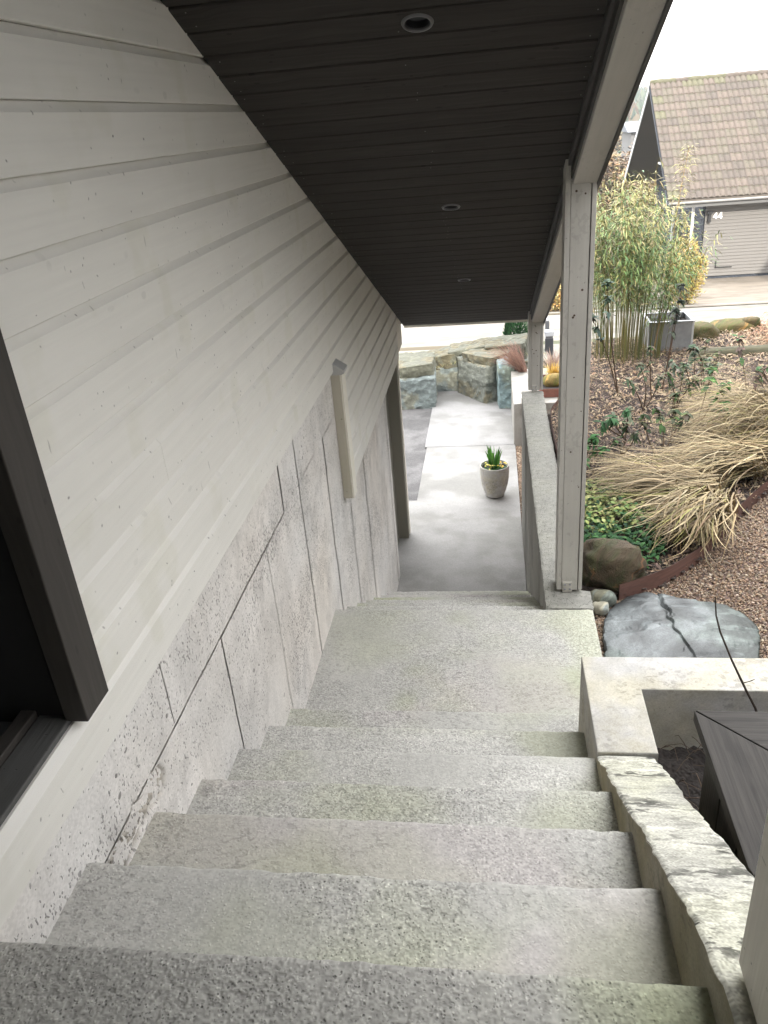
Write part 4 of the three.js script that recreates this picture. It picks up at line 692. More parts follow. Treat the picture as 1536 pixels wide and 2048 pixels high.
{ // bamboo
  const R = rng(131), t = thing('bamboo_clump', 'tall yellow-green bamboo clump with dense leaves behind the bed', 'bamboo', [2.2, -2.36, -8.05]), cu = new Blades(), lf = new Blades();
  const dry = [[0.25, 0.22, 0.09], [0.29, 0.24, 0.12], [0.22, 0.215, 0.075]], gr = [[0.085, 0.155, 0.05], [0.12, 0.18, 0.06], [0.16, 0.20, 0.065], [0.06, 0.12, 0.042]];
  for (let i = 0; i < 170; i++) {
    const a = R() * 6.28, r = Math.sqrt(R()), bx = 2.2 + Math.cos(a) * r * 0.36, bz = -8.05 + Math.sin(a) * r * 0.3, H = (1.25 + R() * 0.8) * (1 - 0.2 * r) * (Math.cos(a) * r > 0.3 ? 0.9 : 1.04), lx = Math.cos(a) * r * (0.2 + 0.16 * R()) + (R() - 0.5) * 0.14, lz = Math.sin(a) * r * 0.25 + (R() - 0.5) * 0.15;
    const P = []; for (let s = 0; s <= 8; s++) { const q = s / 8; P.push([bx + lx * q * q, bedY(bx, bz) + H * q * (1 - 0.06 * q), bz + lz * q * q]); }
    cu.tube(P, 0.0024 + R() * 0.0016, 0.001, vary(R() < 0.6 ? [0.19, 0.165, 0.055] : [0.13, 0.145, 0.045], R, 0.3), 5);
    const nl = 45 + R() * 85;
    for (let k = 0; k < nl; k++) {
      const q = 0.42 + 0.58 * Math.pow(R(), 0.8), s = q * 8, i0 = Math.min(7, Math.floor(s)), f = s - i0, p = [0, 1, 2].map(c => lerp(P[i0][c], P[i0 + 1][c], f));
      const aa = R() * 6.28, off = R() * 0.11, x = p[0] + Math.cos(aa) * off, z = p[2] + Math.sin(aa) * off, y = p[1] + (R() - 0.5) * 0.06, mix = 0.5 + 0.6 * n3(x * 3, y * 3, z * 3) + (p[1] + 1.15) * 0.8;
      const c = R() < clamp(mix, 0.15, 0.85) ? dry[Math.floor(R() * 3)] : gr[Math.floor(R() * 4)], l = 0.035 + R() * 0.045;
      const el = 0.5 - R() * 1.5, d = [Math.cos(aa) * Math.cos(el), Math.sin(el), Math.sin(aa) * Math.cos(el)];
      lf.blade([0, 0.5, 1].map(q2 => [x + d[0] * l * q2, y + d[1] * l * q2 - 0.25 * l * q2 * q2, z + d[2] * l * q2]), [-Math.sin(aa), (R() - 0.5) * 1.2, Math.cos(aa)], 0.0065 + R() * 0.004, vary(c, R, 0.2), q2 => q2 < 0.1 ? 0.5 : q2 > 0.9 ? 0.05 : 1);
    }
  }
  // one tall cane leaning to the right
  { const P = [[2.42, -2.36, -7.95], [2.52, -1.6, -7.98], [2.55, -1.1, -8.0], [2.58, -0.75, -8.0], [2.62, -0.42, -8.0]]; cu.tube(new THREE.CatmullRomCurve3(P.map(p => new THREE.Vector3(...p))).getPoints(14).map(p => [p.x, p.y, p.z]), 0.006, 0.002, [0.30, 0.2, 0.1], 6);
    for (let k = 0; k < 220; k++) { const q = R(), x = lerp(2.55, 2.62, q) + (R() - 0.5) * 0.12, y = lerp(-1.1, -0.4, q), z = -8 + (R() - 0.5) * 0.12, aa = R() * 6.28, l = 0.05 + R() * 0.05; lf.blade([0, 0.5, 1].map(q2 => [x + Math.cos(aa) * l * q2, y + l * q2 * (0.3 - 0.6 * q2), z + Math.sin(aa) * l * q2]), [-Math.sin(aa), (R() - 0.5), Math.cos(aa)], 0.008, vary(dry[Math.floor(R() * 3)], R, 0.2), q2 => q2 > 0.9 ? 0.05 : 1); } }
  part('culms', cu.geo(), dryMat, t, 'stuff'); part('foliage', lf.geo(), mat({ vertexColors: true, roughness: 0.6, side: THREE.DoubleSide }), t, 'stuff');
}
{ // galvanised planter box, sleeper, mossy stones
  const gp = thing('metal_planter', 'square galvanised metal planter box standing behind the bed', 'planter', [2.64, -2.41, -8.4]);
  const x0 = 2.43, x1 = 2.86, z0 = -8.62, z1 = -8.22, y0 = -2.42, y1 = -2.05;
  part('body', uvBox(merge([box(x0, x1, y0, y1, z1 - 0.004, z1), box(x0, x1, y0, y1, z0, z0 + 0.004), box(x0, x0 + 0.004, y0, y1, z0 + 0.004, z1 - 0.004), box(x1 - 0.004, x1, y0, y1, z0 + 0.004, z1 - 0.004)]), 0.6), M.zinc, gp);
  part('rim', uvBox(merge([box(x0 - 0.012, x1 + 0.012, y1, y1 + 0.008, z1 - 0.02, z1 + 0.012), box(x0 - 0.012, x1 + 0.012, y1, y1 + 0.008, z0 - 0.012, z0 + 0.02), box(x0 - 0.012, x0 + 0.02, y1, y1 + 0.008, z0 + 0.02, z1 - 0.02), box(x1 - 0.02, x1 + 0.012, y1, y1 + 0.008, z0 + 0.02, z1 - 0.02)]), 0.6), M.zinc, gp);
  part('corner_angle', box(x1 - 0.014, x1 + 0.006, y0, y1 - 0.001, z1 - 0.012, z1 + 0.006, 0.002), mat({ color: lin(0.6, 0.62, 0.64), roughness: 0.4, metalness: 0.5 }), gp);
  part('soil', uvBox(box(x0 + 0.005, x1 - 0.005, y0, y1 - 0.05, z0 + 0.005, z1 - 0.005), 0.6), M.soil, gp);
  const sl = thing('mossy_timber', 'mossy weathered timber lying along the back edge of the bed', 'timber', [4, -2.34, -8.0]);
  const lg = gridGeo(120, 16, (u, v) => { const x = lerp(2.87, 6.2, u), a = v * 2 * Math.PI, r = 0.06 * (1 + 0.12 * fb3(x * 3, Math.cos(a) * 2, Math.sin(a) * 2)); return [x, -2.335 + r * Math.sin(a), -8.02 + 0.02 * Math.sin(x) + r * 1.4 * Math.cos(a)]; }, (u, v, p) => [p[0] / 1.1, v * 0.35]);
  part('log', lg, tx(T.timber, { color: lin(2.4, 2.5, 1.7), roughness: 0.9, side: THREE.DoubleSide }, 0.004), sl);
  const mr = (label, x, y, z, rx, ry, rz, s, col) => { const t = thing('mossy_boulder', label, 'boulder', [x, y, z]); const g = rockGeo(rx, ry, rz, s, 4, 0.2, 0.25); g.translate(x, y, z); part('stone', g, tx(T.rock, { color: col, roughness: 0.95 }, 0.01), t); };
  mr('squarish moss-green boulder right of the metal planter', 3.08, -2.36, -8.7, 0.17, 0.17, 0.16, 21, lin(1.2, 1.3, 0.85));
  mr('low yellow-green mossy boulder beside the squarish one', 3.45, -2.38, -8.95, 0.26, 0.15, 0.2, 22, lin(1.5, 1.6, 1.05));
  mr('small dark stone on the bank above the mossy timber', 3.62, -2.27, -8.9, 0.09, 0.06, 0.07, 24, lin(1.2, 1.3, 1.0));
  // bank of dry bracken on the right
  const R = rng(141), b = new Blades(), t2 = thing('dry_bracken', 'rusty brown dry bracken on the bank behind the mossy timber', 'plant', [3.9, -2.35, -8.6]);
  for (let i = 0; i < 2200; i++) { const x = 3.3 + R() * 1.5, z = -8.25 - R() * 0.9, y = -2.36 + 0.16 * ss(3.3, 3.9, x) * R(), a = R() * 6.28, l = 0.04 + R() * 0.12; b.blade([0, 0.5, 1].map(q => [x + Math.cos(a) * l * q, y + l * (0.6 * q - 0.8 * q * q), z + Math.sin(a) * l * q]), [-Math.sin(a), 0.3 * (R() - 0.5), Math.cos(a)], 0.004 + R() * 0.012, vary([[0.36, 0.2, 0.11], [0.30, 0.15, 0.08], [0.40, 0.28, 0.17]][Math.floor(R() * 3)], R, 0.25)); }
  part('fronds', b.geo(), dryMat, t2, 'stuff');
}

// ---------------------------------------------------------------- lower end of the path
{ // stone wall of split blocks
  const w = thing('stone_wall', 'retaining wall of split blue-grey and brown stone blocks at the end of the path', 'wall');
  const blk = (cx, cy2, cz, sx, sy, sz, rot, seed, col, rz = 0) => {
    let g = new THREE.BoxGeometry(sx, sy, sz, 22, 22, 14); g.deleteAttribute('uv'); g.deleteAttribute('normal'); g = mergeVertices(g); const p = g.attributes.position;
    for (let i = 0; i < p.count; i++) { const x = p.getX(i), y = p.getY(i), z = p.getZ(i); const e = Math.max(Math.abs(x) / sx, Math.abs(z) / sz, Math.abs(y) / sy) * 2, cr = (Math.abs(x) / sx > 0.46 ? 1 : 0) + (Math.abs(y) / sy > 0.46 ? 1 : 0) + (Math.abs(z) / sz > 0.46 ? 1 : 0), d = 0.034 * fb3(x * 4 + seed * 7, y * 4, z * 4 + seed, 4) + 0.018 * n3(x * 17 + seed, y * 17, z * 17), k = 1 + d / Math.max(0.1, Math.hypot(x, y, z)) - (cr > 1 ? 0.035 : 0); p.setXYZ(i, x * k, y * k, z * k); }
    g.rotateZ(rz); g.rotateY(rot); g.translate(cx, cy2, cz); g = uvBox(g, 0.9, null, seed * 0.37, seed * 0.21); part('stone_block', g, tx(T.block, { color: col ?? lin(1, 1, 1), roughness: 0.92 }, 0.02), w);
  };
  const blue = lin(0.72, 0.78, 0.78), brown = lin(0.58, 0.57, 0.5), capc = lin(0.36, 0.34, 0.26);
  blk(-0.33, -3.5, -10.95, 0.7, 0.46, 0.66, 0.03, 1, blue); blk(-0.99, -3.52, -11.0, 0.66, 0.54, 0.7, 0, 2, blue); blk(-1.75, -3.6, -11.05, 0.8, 0.5, 0.7, 0, 3, brown);
  blk(-0.35, -3.2, -11.0, 0.72, 0.17, 0.6, 0.02, 15, capc, 0.1); blk(0.22, -3.53, -11.56, 0.62, 0.42, 0.5, 0.0, 4, blue); blk(-0.75, -3.33, -11.5, 0.8, 0.22, 0.5, 0.02, 5, capc, 0.1); blk(-0.02, -3.27, -11.52, 0.7, 0.22, 0.46, 0.02, 13, capc, 0.14); blk(0.52, -3.18, -11.55, 0.62, 0.24, 0.5, -0.03, 14, capc, 0.14);
  blk(0.73, -3.45, -11.12, 0.74, 0.58, 0.5, -0.95, 6, brown); blk(1.02, -3.41, -10.66, 0.24, 0.62, 0.42, 0.05, 7, lin(0.75, 0.95, 1.0));
  blk(0.78, -3.12, -11.1, 0.62, 0.13, 0.5, -0.8, 16, capc, 0.03); blk(1.05, -3.12, -11.45, 0.6, 0.26, 0.6, -0.1, 8, capc, 0.1); blk(1.35, -3.4, -11.35, 0.6, 0.4, 0.6, 0, 9, brown); blk(0.1, -3.66, -11.95, 2.6, 0.35, 0.42, 0, 10, brown);
  blk(1.9, -3.6, -11.5, 0.6, 0.4, 0.6, 0.1, 11, brown); blk(-1.2, -3.6, -11.6, 1.4, 0.4, 0.5, 0, 12, brown);
  const R = rng(151), b = new Blades(), t = thing('verge_grass', 'thin dry grass along the top of the stone wall', 'grass', [0.3, -3.2, -11.6]);
  for (let i = 0; i < 900; i++) { const x = -0.6 + R() * 2.0, z = -11.75 + R() * 0.5 + (x > 0.5 ? 0.3 * R() : 0), y = -3.36 + 0.22 * ss(-0.4, 1.0, x) - 0.02, a = R() * 6.28, l = 0.03 + 0.07 * R(); b.blade([0, 0.5, 1].map(q => [x + Math.cos(a) * l * q * q, y + l * q * 0.7, z + Math.sin(a) * l * q * q]), [-Math.sin(a), 0, Math.cos(a)], 0.006, vary([[0.28, 0.27, 0.12], [0.35, 0.28, 0.15], [0.2, 0.24, 0.1]][Math.floor(R() * 3)], R)); }
  part('blades', b.geo(), dryMat, t, 'stuff');
}
{ // raised concrete block with white-lit top, corten tray, heather
  const k = thing('raised_concrete_bed', 'pale raised concrete block at the right of the lower path', 'planter');
  part('block', uvBox(merge([box(1.085, 2.6, -3.9, -3.171, -10.55, -9.12, 0.008)]), 1.2), tx(T.path, { color: lin(1.15, 1.12, 1.06), roughness: 0.85 }, 0.002), k);
  const tr = thing('corten_tray', 'rust-red steel tray with plants on the raised concrete block', 'planter', [1.7, -3.17, -9.5]);
  part('tray', uvBox(merge([box(1.41, 2.1, -3.168, -3.062, -9.31, -9.304), box(1.41, 2.1, -3.168, -3.062, -9.9, -9.894), box(1.41, 1.416, -3.168, -3.062, -9.894, -9.31), box(2.094, 2.1, -3.168, -3.062, -9.894, -9.31)]), 0.5), tx(T.rust, { color: lin(1.6, 1.3, 1.2), roughness: 0.85 }, 0.001), tr);
  part('soil', uvBox(box(1.417, 2.093, -3.165, -3.08, -9.893, -9.311), 0.5), M.soil, tr);
  const st = thing('mossy_stone', 'yellow-green mossy stone in the rusty tray', 'stone', [1.58, -3.05, -9.5]); { const g = rockGeo(0.13, 0.09, 0.1, 31, 3, 0.2, 0.1); g.translate(1.58, -3.03, -9.52); part('stone', g, tx(T.rock, { color: lin(2.6, 2.6, 1.4), roughness: 0.95 }, 0.01), st); }
  const R = rng(161);
  const tuft = (name, label, cat, x, y, z, n, l, cols, sp) => { const b = new Blades(), t = thing(name, label, cat, [x, y, z]); for (let i = 0; i < n; i++) { const a = R() * 6.28, L = l * (0.5 + 0.7 * R()), s = sp * R(), x0 = x + (R() - 0.5) * 0.1, z0 = z + (R() - 0.5) * 0.1; b.blade([0, 0.35, 0.7, 1].map(q => [x0 + Math.cos(a) * s * L * q, y + L * (q - 0.3 * s * q * q), z0 + Math.sin(a) * s * L * q]), [-Math.sin(a), 0, Math.cos(a)], 0.007, vary(cols[Math.floor(R() * cols.length)], R)); } part('blades', b.geo(), dryMat, t); };
  tuft('golden_grass', 'golden yellow grass tuft behind the mossy stone in the tray', 'plant', 1.6, -3.06, -9.72, 260, 0.2, [[0.50, 0.33, 0.07], [0.55, 0.4, 0.12], [0.4, 0.25, 0.06]], 1.3);
  tuft('spiky_plant', 'spiky pinkish brown plant behind the golden grass tuft', 'plant', 1.63, -3.12, -10.2, 160, 0.3, [[0.38, 0.26, 0.2], [0.3, 0.2, 0.17], [0.45, 0.36, 0.28]], 1.0);
  const b = new Blades(), t = thing('red_twig_shrub', 'bare shrub with fine reddish twigs at the end of the stone wall', 'shrub', [1.22, -3.17, -10.45]);
  for (let i = 0; i < 420; i++) { const a = Math.PI + (R() - 0.5) * 2.8, L = 0.2 + R() * 0.28, s = 0.3 + R() * 0.9, x = 1.24 + (R() - 0.5) * 0.12, z = -10.5 + (R() - 0.5) * 0.25, w = (R() - 0.5) * 0.4; b.tube([0, 0.35, 0.7, 1].map(q => [x + Math.cos(a + w * q) * s * L * q, -3.165 + L * (q * 0.95 - 0.35 * s * q * q), z + Math.sin(a + w * q) * s * L * q]), 0.0022, 0.001, vary([[0.24, 0.13, 0.095], [0.19, 0.10, 0.08], [0.30, 0.19, 0.13]][Math.floor(R() * 3)], R), 3); }
  part('twigs', b.geo(), dryMat, t);
}
{ // pot with bulbs
  const x = 0.842, y = -3.697, z = -7.7, R = rng(171), t = thing('flower_pot', 'round grey concrete pot of spring bulbs standing on the path', 'flower pot', [x, y, z]);
  const pr = [[0, 0], [0.085, 0], [0.098, 0.008], [0.118, 0.06], [0.138, 0.13], [0.15, 0.21], [0.154, 0.29], [0.155, 0.345], [0.152, 0.352], [0.146, 0.353], [0.141, 0.349], [0.139, 0.335], [0.137, 0.29], [0, 0.29]];
  const g = new THREE.LatheGeometry(pr.map(p => new THREE.Vector2(...p)), 56); g.translate(x, y, z); const pt = part('pot', uvBox(g, 0.5), tx(T.planter, { color: lin(0.88, 0.87, 0.87), roughness: 0.9 }, 0.002), t);
  const so = new THREE.CylinderGeometry(0.138, 0.138, 0.02, 32); so.translate(x, y + 0.305, z); part('soil', uvBox(so, 0.5), M.soil, t);
  const b = new Blades(), Y = y + 0.312;
  for (let i = 0; i < 60; i++) { const a = R() * 6.28, r = 0.05 * Math.sqrt(R()), L = 0.13 + R() * 0.12, s = 0.3 * R(); const x0 = x + Math.cos(a) * r, z0 = z + Math.sin(a) * r; b.blade([0, 0.4, 0.8, 1].map(q => [x0 + Math.cos(a) * s * L * q * q, Y + L * q, z0 + Math.sin(a) * s * L * q * q]), [-Math.sin(a + 1), 0, Math.cos(a + 1)], 0.014, vary([[0.12, 0.30, 0.06], [0.18, 0.36, 0.08], [0.08, 0.22, 0.05]][Math.floor(R() * 3)], R), q => q > 0.95 ? 0.2 : 1); }
  part('bulb_leaves', b.geo(), leafMat, t);
  const f = new Blades(), lf = new Blades();
  for (const [dx, dz, n, c] of [[0.095, 0.0, 8, [0.75, 0.5, 0.05]], [-0.07, 0.02, 6, [0.7, 0.62, 0.15]], [-0.02, 0.07, 4, [0.7, 0.62, 0.2]], [0.07, 0.06, 4, [0.72, 0.5, 0.08]]]) {
    for (let i = 0; i < n; i++) { const X = x + dx + (R() - 0.5) * 0.07, Z = z + dz + (R() - 0.5) * 0.06, yy = Y + 0.02 + R() * 0.05; for (let k = 0; k < 5; k++) leafAt(f, X, yy, Z, k * 1.257 + R(), 0.5, 0.013, 0.013, vary(c, R, 0.15), R); f.blade([[X, Y, Z], [X, yy, Z]], [1, 0, 0], 0.002, [0.1, 0.2, 0.05], () => 1); for (let k = 0; k < 4; k++) leafAt(lf, X, Y + R() * 0.02, Z, R() * 6.28, 0.3, 0.03, 0.016, vary([0.05, 0.13, 0.05], R), R); }
  }
  part('flowers', f.geo(), leafMat, t); part('flower_leaves', lf.geo(), leafMat, t);
  const ps = []; for (let i = 0; i < 9; i++) { const a = R() * 6.28, r = 0.09 + R() * 0.035; const q = rockGeo(0.011 + R() * 0.008, 0.008, 0.011, i, 1, 0.1); q.translate(x + Math.cos(a) * r, Y + 0.006, z + Math.sin(a) * r); ps.push(q); }
  part('pebbles', merge(ps), mat({ color: lin(0.45, 0.44, 0.42), roughness: 0.6 }), t);
}
{ // bollard lights
  const mk = (label, x, z, y0, h, w) => { const t = thing('bollard_light', label, 'bollard light', [x, y0, z]); part('shaft', box(x - w / 2, x + w / 2, y0, y0 + h * 0.8, z - w / 2, z + w / 2, 0.006), mat({ color: lin(0.035, 0.038, 0.045), roughness: 0.5 }), t); part('lens', box(x - w * 0.42, x + w * 0.42, y0 + h * 0.8, y0 + h * 0.86, z - w * 0.42, z + w * 0.42), mat({ color: lin(0.1, 0.1, 0.11), roughness: 0.2 }), t); part('cap', box(x - w * 0.58, x + w * 0.58, y0 + h * 0.86, y0 + h, z - w * 0.58, z + w * 0.58, 0.008), mat({ color: lin(0.42, 0.44, 0.48), roughness: 0.4, metalness: 0.4 }), t); };
  mk('dark square bollard light with a pale grey cap seen between the two posts', 1.66, -11.5, -3.42, 0.52, 0.115);
  mk('small dark bollard farther along the road, above the nearer one', 1.80, -14.0, -3.6, 0.29, 0.07);
}
{ // thuja
  const R = rng(181), t = thing('conifer_bush', 'small dark green upright conifer beside the road', 'conifer', [1.2, -3.42, -12.0]), b = new Blades();
  for (let i = 0; i < 4200; i++) { const h = R(), a = R() * 6.28, rr = 0.15 * Math.sin(Math.PI * Math.min(1, 0.25 + h * 0.72)) * (0.75 + 0.35 * Math.sqrt(R())) * (1 + 0.2 * n3(Math.cos(a) * 3, h * 7, Math.sin(a) * 3)), x = 1.2 + Math.cos(a) * rr, z = -12 + Math.sin(a) * rr, y = -3.32 + h * 0.75, l = 0.035 + 0.03 * R(); b.blade([0, 0.5, 1].map(q => [x + Math.cos(a) * l * q * 0.6, y + l * q * 0.8, z + Math.sin(a) * l * q * 0.6]), [-Math.sin(a + R()), 0.2, Math.cos(a + R())], 0.016, vary([[0.025, 0.085, 0.03], [0.04, 0.12, 0.04], [0.015, 0.05, 0.02]][Math.floor(R() * 3)], R)); }
  part('foliage', b.geo(), leafMat, t); const tr = new THREE.CylinderGeometry(0.015, 0.02, 0.25, 8); tr.translate(1.2, -3.3, -12); part('trunk', tr, M.timber, t);
}

// ---------------------------------------------------------------- neighbour's house
{
  const h = thing('neighbour_house', 'house with a pinkish tiled roof and grey boarded garage front, number 44', 'house'), R = rng(191);
  const X0 = 5.72, ZE = -24, YE = -2.62, ZR = -28, YR = 0.36, sl = Math.hypot(4, YR - YE), sa = Math.atan2(YR - YE, 4), W = 0.308, rows = 15, RW = sl / rows, cols = 17;
  const deck = uvBox(merge([extr([[ZE + 0.02, YE - 0.09], [ZR, YR - 0.09], [ZR, YR - 0.02], [ZE + 0.02, YE - 0.02]], 'x', X0 + 0.02, 16), extr([[ZR, YR - 0.09], [-32, YE - 0.09], [-32, YE], [ZR, YR - 0.02]], 'x', X0 + 0.02, 16)]), 1);
  const roof = part('roof', deck, mat({ color: lin(0.10, 0.085, 0.07), roughness: 0.9 }), h);
  // one tile: two rolls across, a thick lower edge
  const tile = (() => { const nu = 16; const f = (u, v) => { const x = u * W, yy = 0.045 * Math.pow(Math.abs(Math.sin(u * 2 * Math.PI + 0.4)), 0.8) + 0.022 * (1 - v); return [x, yy, v]; };
    const g = gridGeo(nu, 2, (u, v, i, j) => { if (j === 0) { const p = f(u, 0); return [p[0], p[1] - 0.03, 0]; } const vv = j === 1 ? 0 : 1; const p = f(u, vv); return [p[0], p[1], vv * (RW + 0.03)]; }); return g; })();
  const tcol = [[0.105, 0.085, 0.07], [0.096, 0.078, 0.065], [0.114, 0.091, 0.075], [0.086, 0.071, 0.06], [0.102, 0.087, 0.068]];
  const grain = surf(256, 256, (u, v) => { const a = pf(u, v, 8, 8, 191, 4), m = ss(0.58, 0.7, pf(u, v, 5, 9, 192, 4)); const l = (0.75 + 0.5 * a); return [l * (1 - 0.35 * m), l * (1 - 0.28 * m), l * (1 - 0.4 * m), 0.5]; });
  const tm = tcol.map(c => mat({ map: grain.map, color: lin(...c), roughness: 0.9, side: THREE.DoubleSide }));
  const tmMoss = mat({ map: grain.map, color: lin(0.11, 0.104, 0.068), roughness: 1, side: THREE.DoubleSide });
  const cap = part.bind(null); let cnt = 0;
  for (let r = 0; r < rows; r++) for (let c = 0; c < cols; c++) {
    const s = r * RW, m = new THREE.Mesh(tile, r === rows - 1 && R() < 0.6 || (c === 0 && R() < 0.3) ? tmMoss : tm[Math.floor(R() * 5)]); m.name = 'roof_tile';
    m.rotation.set(sa, 0, (R() - 0.5) * 0.008); m.rotation.order = 'XYZ';
    m.scale.z = -1; // the tile climbs away from the eave
    m.position.set(X0 + c * W, YE + Math.sin(sa) * s + 0.01 + (R() - 0.5) * 0.006, ZE - Math.cos(sa) * s); m.rotation.x = sa; roof.add(m); cnt++;
  }
  const rows2 = []; for (let i = 0; i < 26; i++) { const g = new THREE.CylinderGeometry(0.085, 0.1, 0.38, 12, 1, false, 0, Math.PI * 2); g.rotateZ(Math.PI / 2); g.translate(X0 + 0.2 + i * 0.36, YR + 0.01 + (R() - 0.5) * 0.01, ZR); rows2.push(g); }
  rows2.forEach(g => part('ridge_tile', uvBox(g, 1), R() < 0.6 ? tmMoss : tm[1], roof));
  part('rear_covering', uvBox(extr([[ZR, YR - 0.0], [-32, YE + 0.02], [-32, YE + 0.06], [ZR, YR + 0.05]], 'x', X0 + 0.01, 16), 1), tm[1], roof);
  // gutter
  const gut = new THREE.CylinderGeometry(0.065, 0.065, 11, 16, 1, true, 0, Math.PI); gut.rotateZ(Math.PI / 2); gut.rotateX(Math.PI); gut.translate(X0 + 5.5, YE - 0.03, ZE + 0.06);
  part('gutter', gut, mat({ color: lin(0.5, 0.51, 0.52), roughness: 0.4, metalness: 0.3, side: THREE.DoubleSide }), h);
  part('eave_fascia', box(X0 + 0.1, 16, YE - 0.2, YE - 0.05, ZE - 0.02, ZE + 0.0), mat({ color: lin(0.12, 0.12, 0.12), roughness: 0.7 }), h);
  // walls
  const ZW = -24.45, XW = 6.86, wallM = mat({ color: lin(0.135, 0.127, 0.118), roughness: 0.7 }), lap = [];
  for (let y = -4.8; y < -2.7; y += 0.09) lap.push(extr([[ZW - 0.02, y], [ZW + 0.014, y], [ZW + 0.016, y + 0.012], [ZW + 0.002, y + 0.089], [ZW - 0.02, y + 0.089]], 'x', XW, 15.8));
  part('front_siding', merge(lap), wallM, h, 'stuff');
  const dark = mat({ color: lin(0.03, 0.036, 0.048), roughness: 0.8 });
  part('wall', uvBox(merge([box(XW + 0.01, 15.8, -5.2, -2.6, -31.6, ZW - 0.021)]), 1), dark, h);
  part('gable_wall', uvBox(extr([[-24.5, -2.65], [-28, YR - 0.2], [-31.6, -2.65], [-31.6, -5.2], [-24.5, -5.2]], 'x', XW - 0.05, XW), 1), dark, h);
  const gl = []; for (let y = -4.9; y < 0; y += 0.14) { const half = clamp((YR - 0.25 - y) / 0.745, 0, 3.5); if (half > 0.1) gl.push(box(XW - 0.075, XW - 0.051, y, y + 0.12, -28 - half, -28 + half)); }
  part('gable_siding', merge(gl), dark, h, 'stuff');
  const wh = mat({ color: lin(0.62, 0.62, 0.63), roughness: 0.6 });
  part('verge_board', extr([[ZR - 0.05, YR - 0.24], [-32.05, YE - 0.24], [-32.05, YE - 0.06], [ZR, YR - 0.05]], 'x', X0 - 0.015, X0 + 0.015), wh, h);
  part('verge_board', extr([[ZE + 0.03, YE - 0.14], [ZR, YR - 0.16], [ZR, YR - 0.05], [ZE + 0.03, YE - 0.04]], 'x', X0 - 0.012, X0 + 0.012), dark, h);
  part('balcony_frame', merge([box(XW - 0.5, XW - 0.44, -2.0, -1.94, -29.2, -26.4), box(XW - 0.5, XW - 0.44, -3.2, -1.2, -27.45, -27.39), box(XW - 0.5, XW - 0.44, -1.24, -1.18, -28.6, -26.9), box(XW - 0.5, XW - 0.44, -4.2, -2.0, -26.4, -26.34)]), wh, h);
  part('downpipe', new THREE.CylinderGeometry(0.04, 0.04, 2.1, 10).translate(6.5, -3.78, ZW + 0.09), wh, h);
  const lamp = part('wall_lamp', merge([box(6.93, 7.0, -3.3, -3.06, ZW + 0.02, ZW + 0.1), box(6.9, 7.03, -3.06, -3.0, ZW + 0.02, ZW + 0.16)]), M.black, h);
  part('door_bracket', merge([box(7.26, 7.28, -4.55, -4.38, ZW + 0.02, ZW + 0.05), box(7.26, 7.72, -4.57, -4.55, ZW + 0.02, ZW + 0.05)]), M.black, h);
  const font = await new FontLoader().loadAsync('fonts/droid/droid_sans_bold.typeface.json');
  const tg = new TextGeometry('44', { font, size: 0.17, depth: 0.02, curveSegments: 4 }); tg.translate(7.06, -3.22, ZW + 0.02); part('house_number', tg, mat({ color: lin(0.8, 0.8, 0.78), roughness: 0.5 }), h);
}
{ // gabled shed to the right, outside the frame: it throws the shadow on the garage
  const s = thing('gabled_shed', 'gabled shed right of the picture that shades the garage wall', 'shed');
  part('wall', uvBox(extr([[11.25, -0.75], [13.5, 1.3], [15.75, -0.75], [15.75, -5], [11.25, -5]], 'z', -17.2, -12.5), 1), M.siding, s);
  part('roof', uvBox(merge([extr([[11.0, -0.6], [13.5, 1.65], [13.5, 1.8], [10.9, -0.55]], 'z', -17.4, -12.3), extr([[13.5, 1.65], [16.0, -0.6], [16.1, -0.55], [13.5, 1.8]], 'z', -17.4, -12.3)]), 1), mat({ color: lin(0.05, 0.05, 0.05), roughness: 0.8 }), s);
}
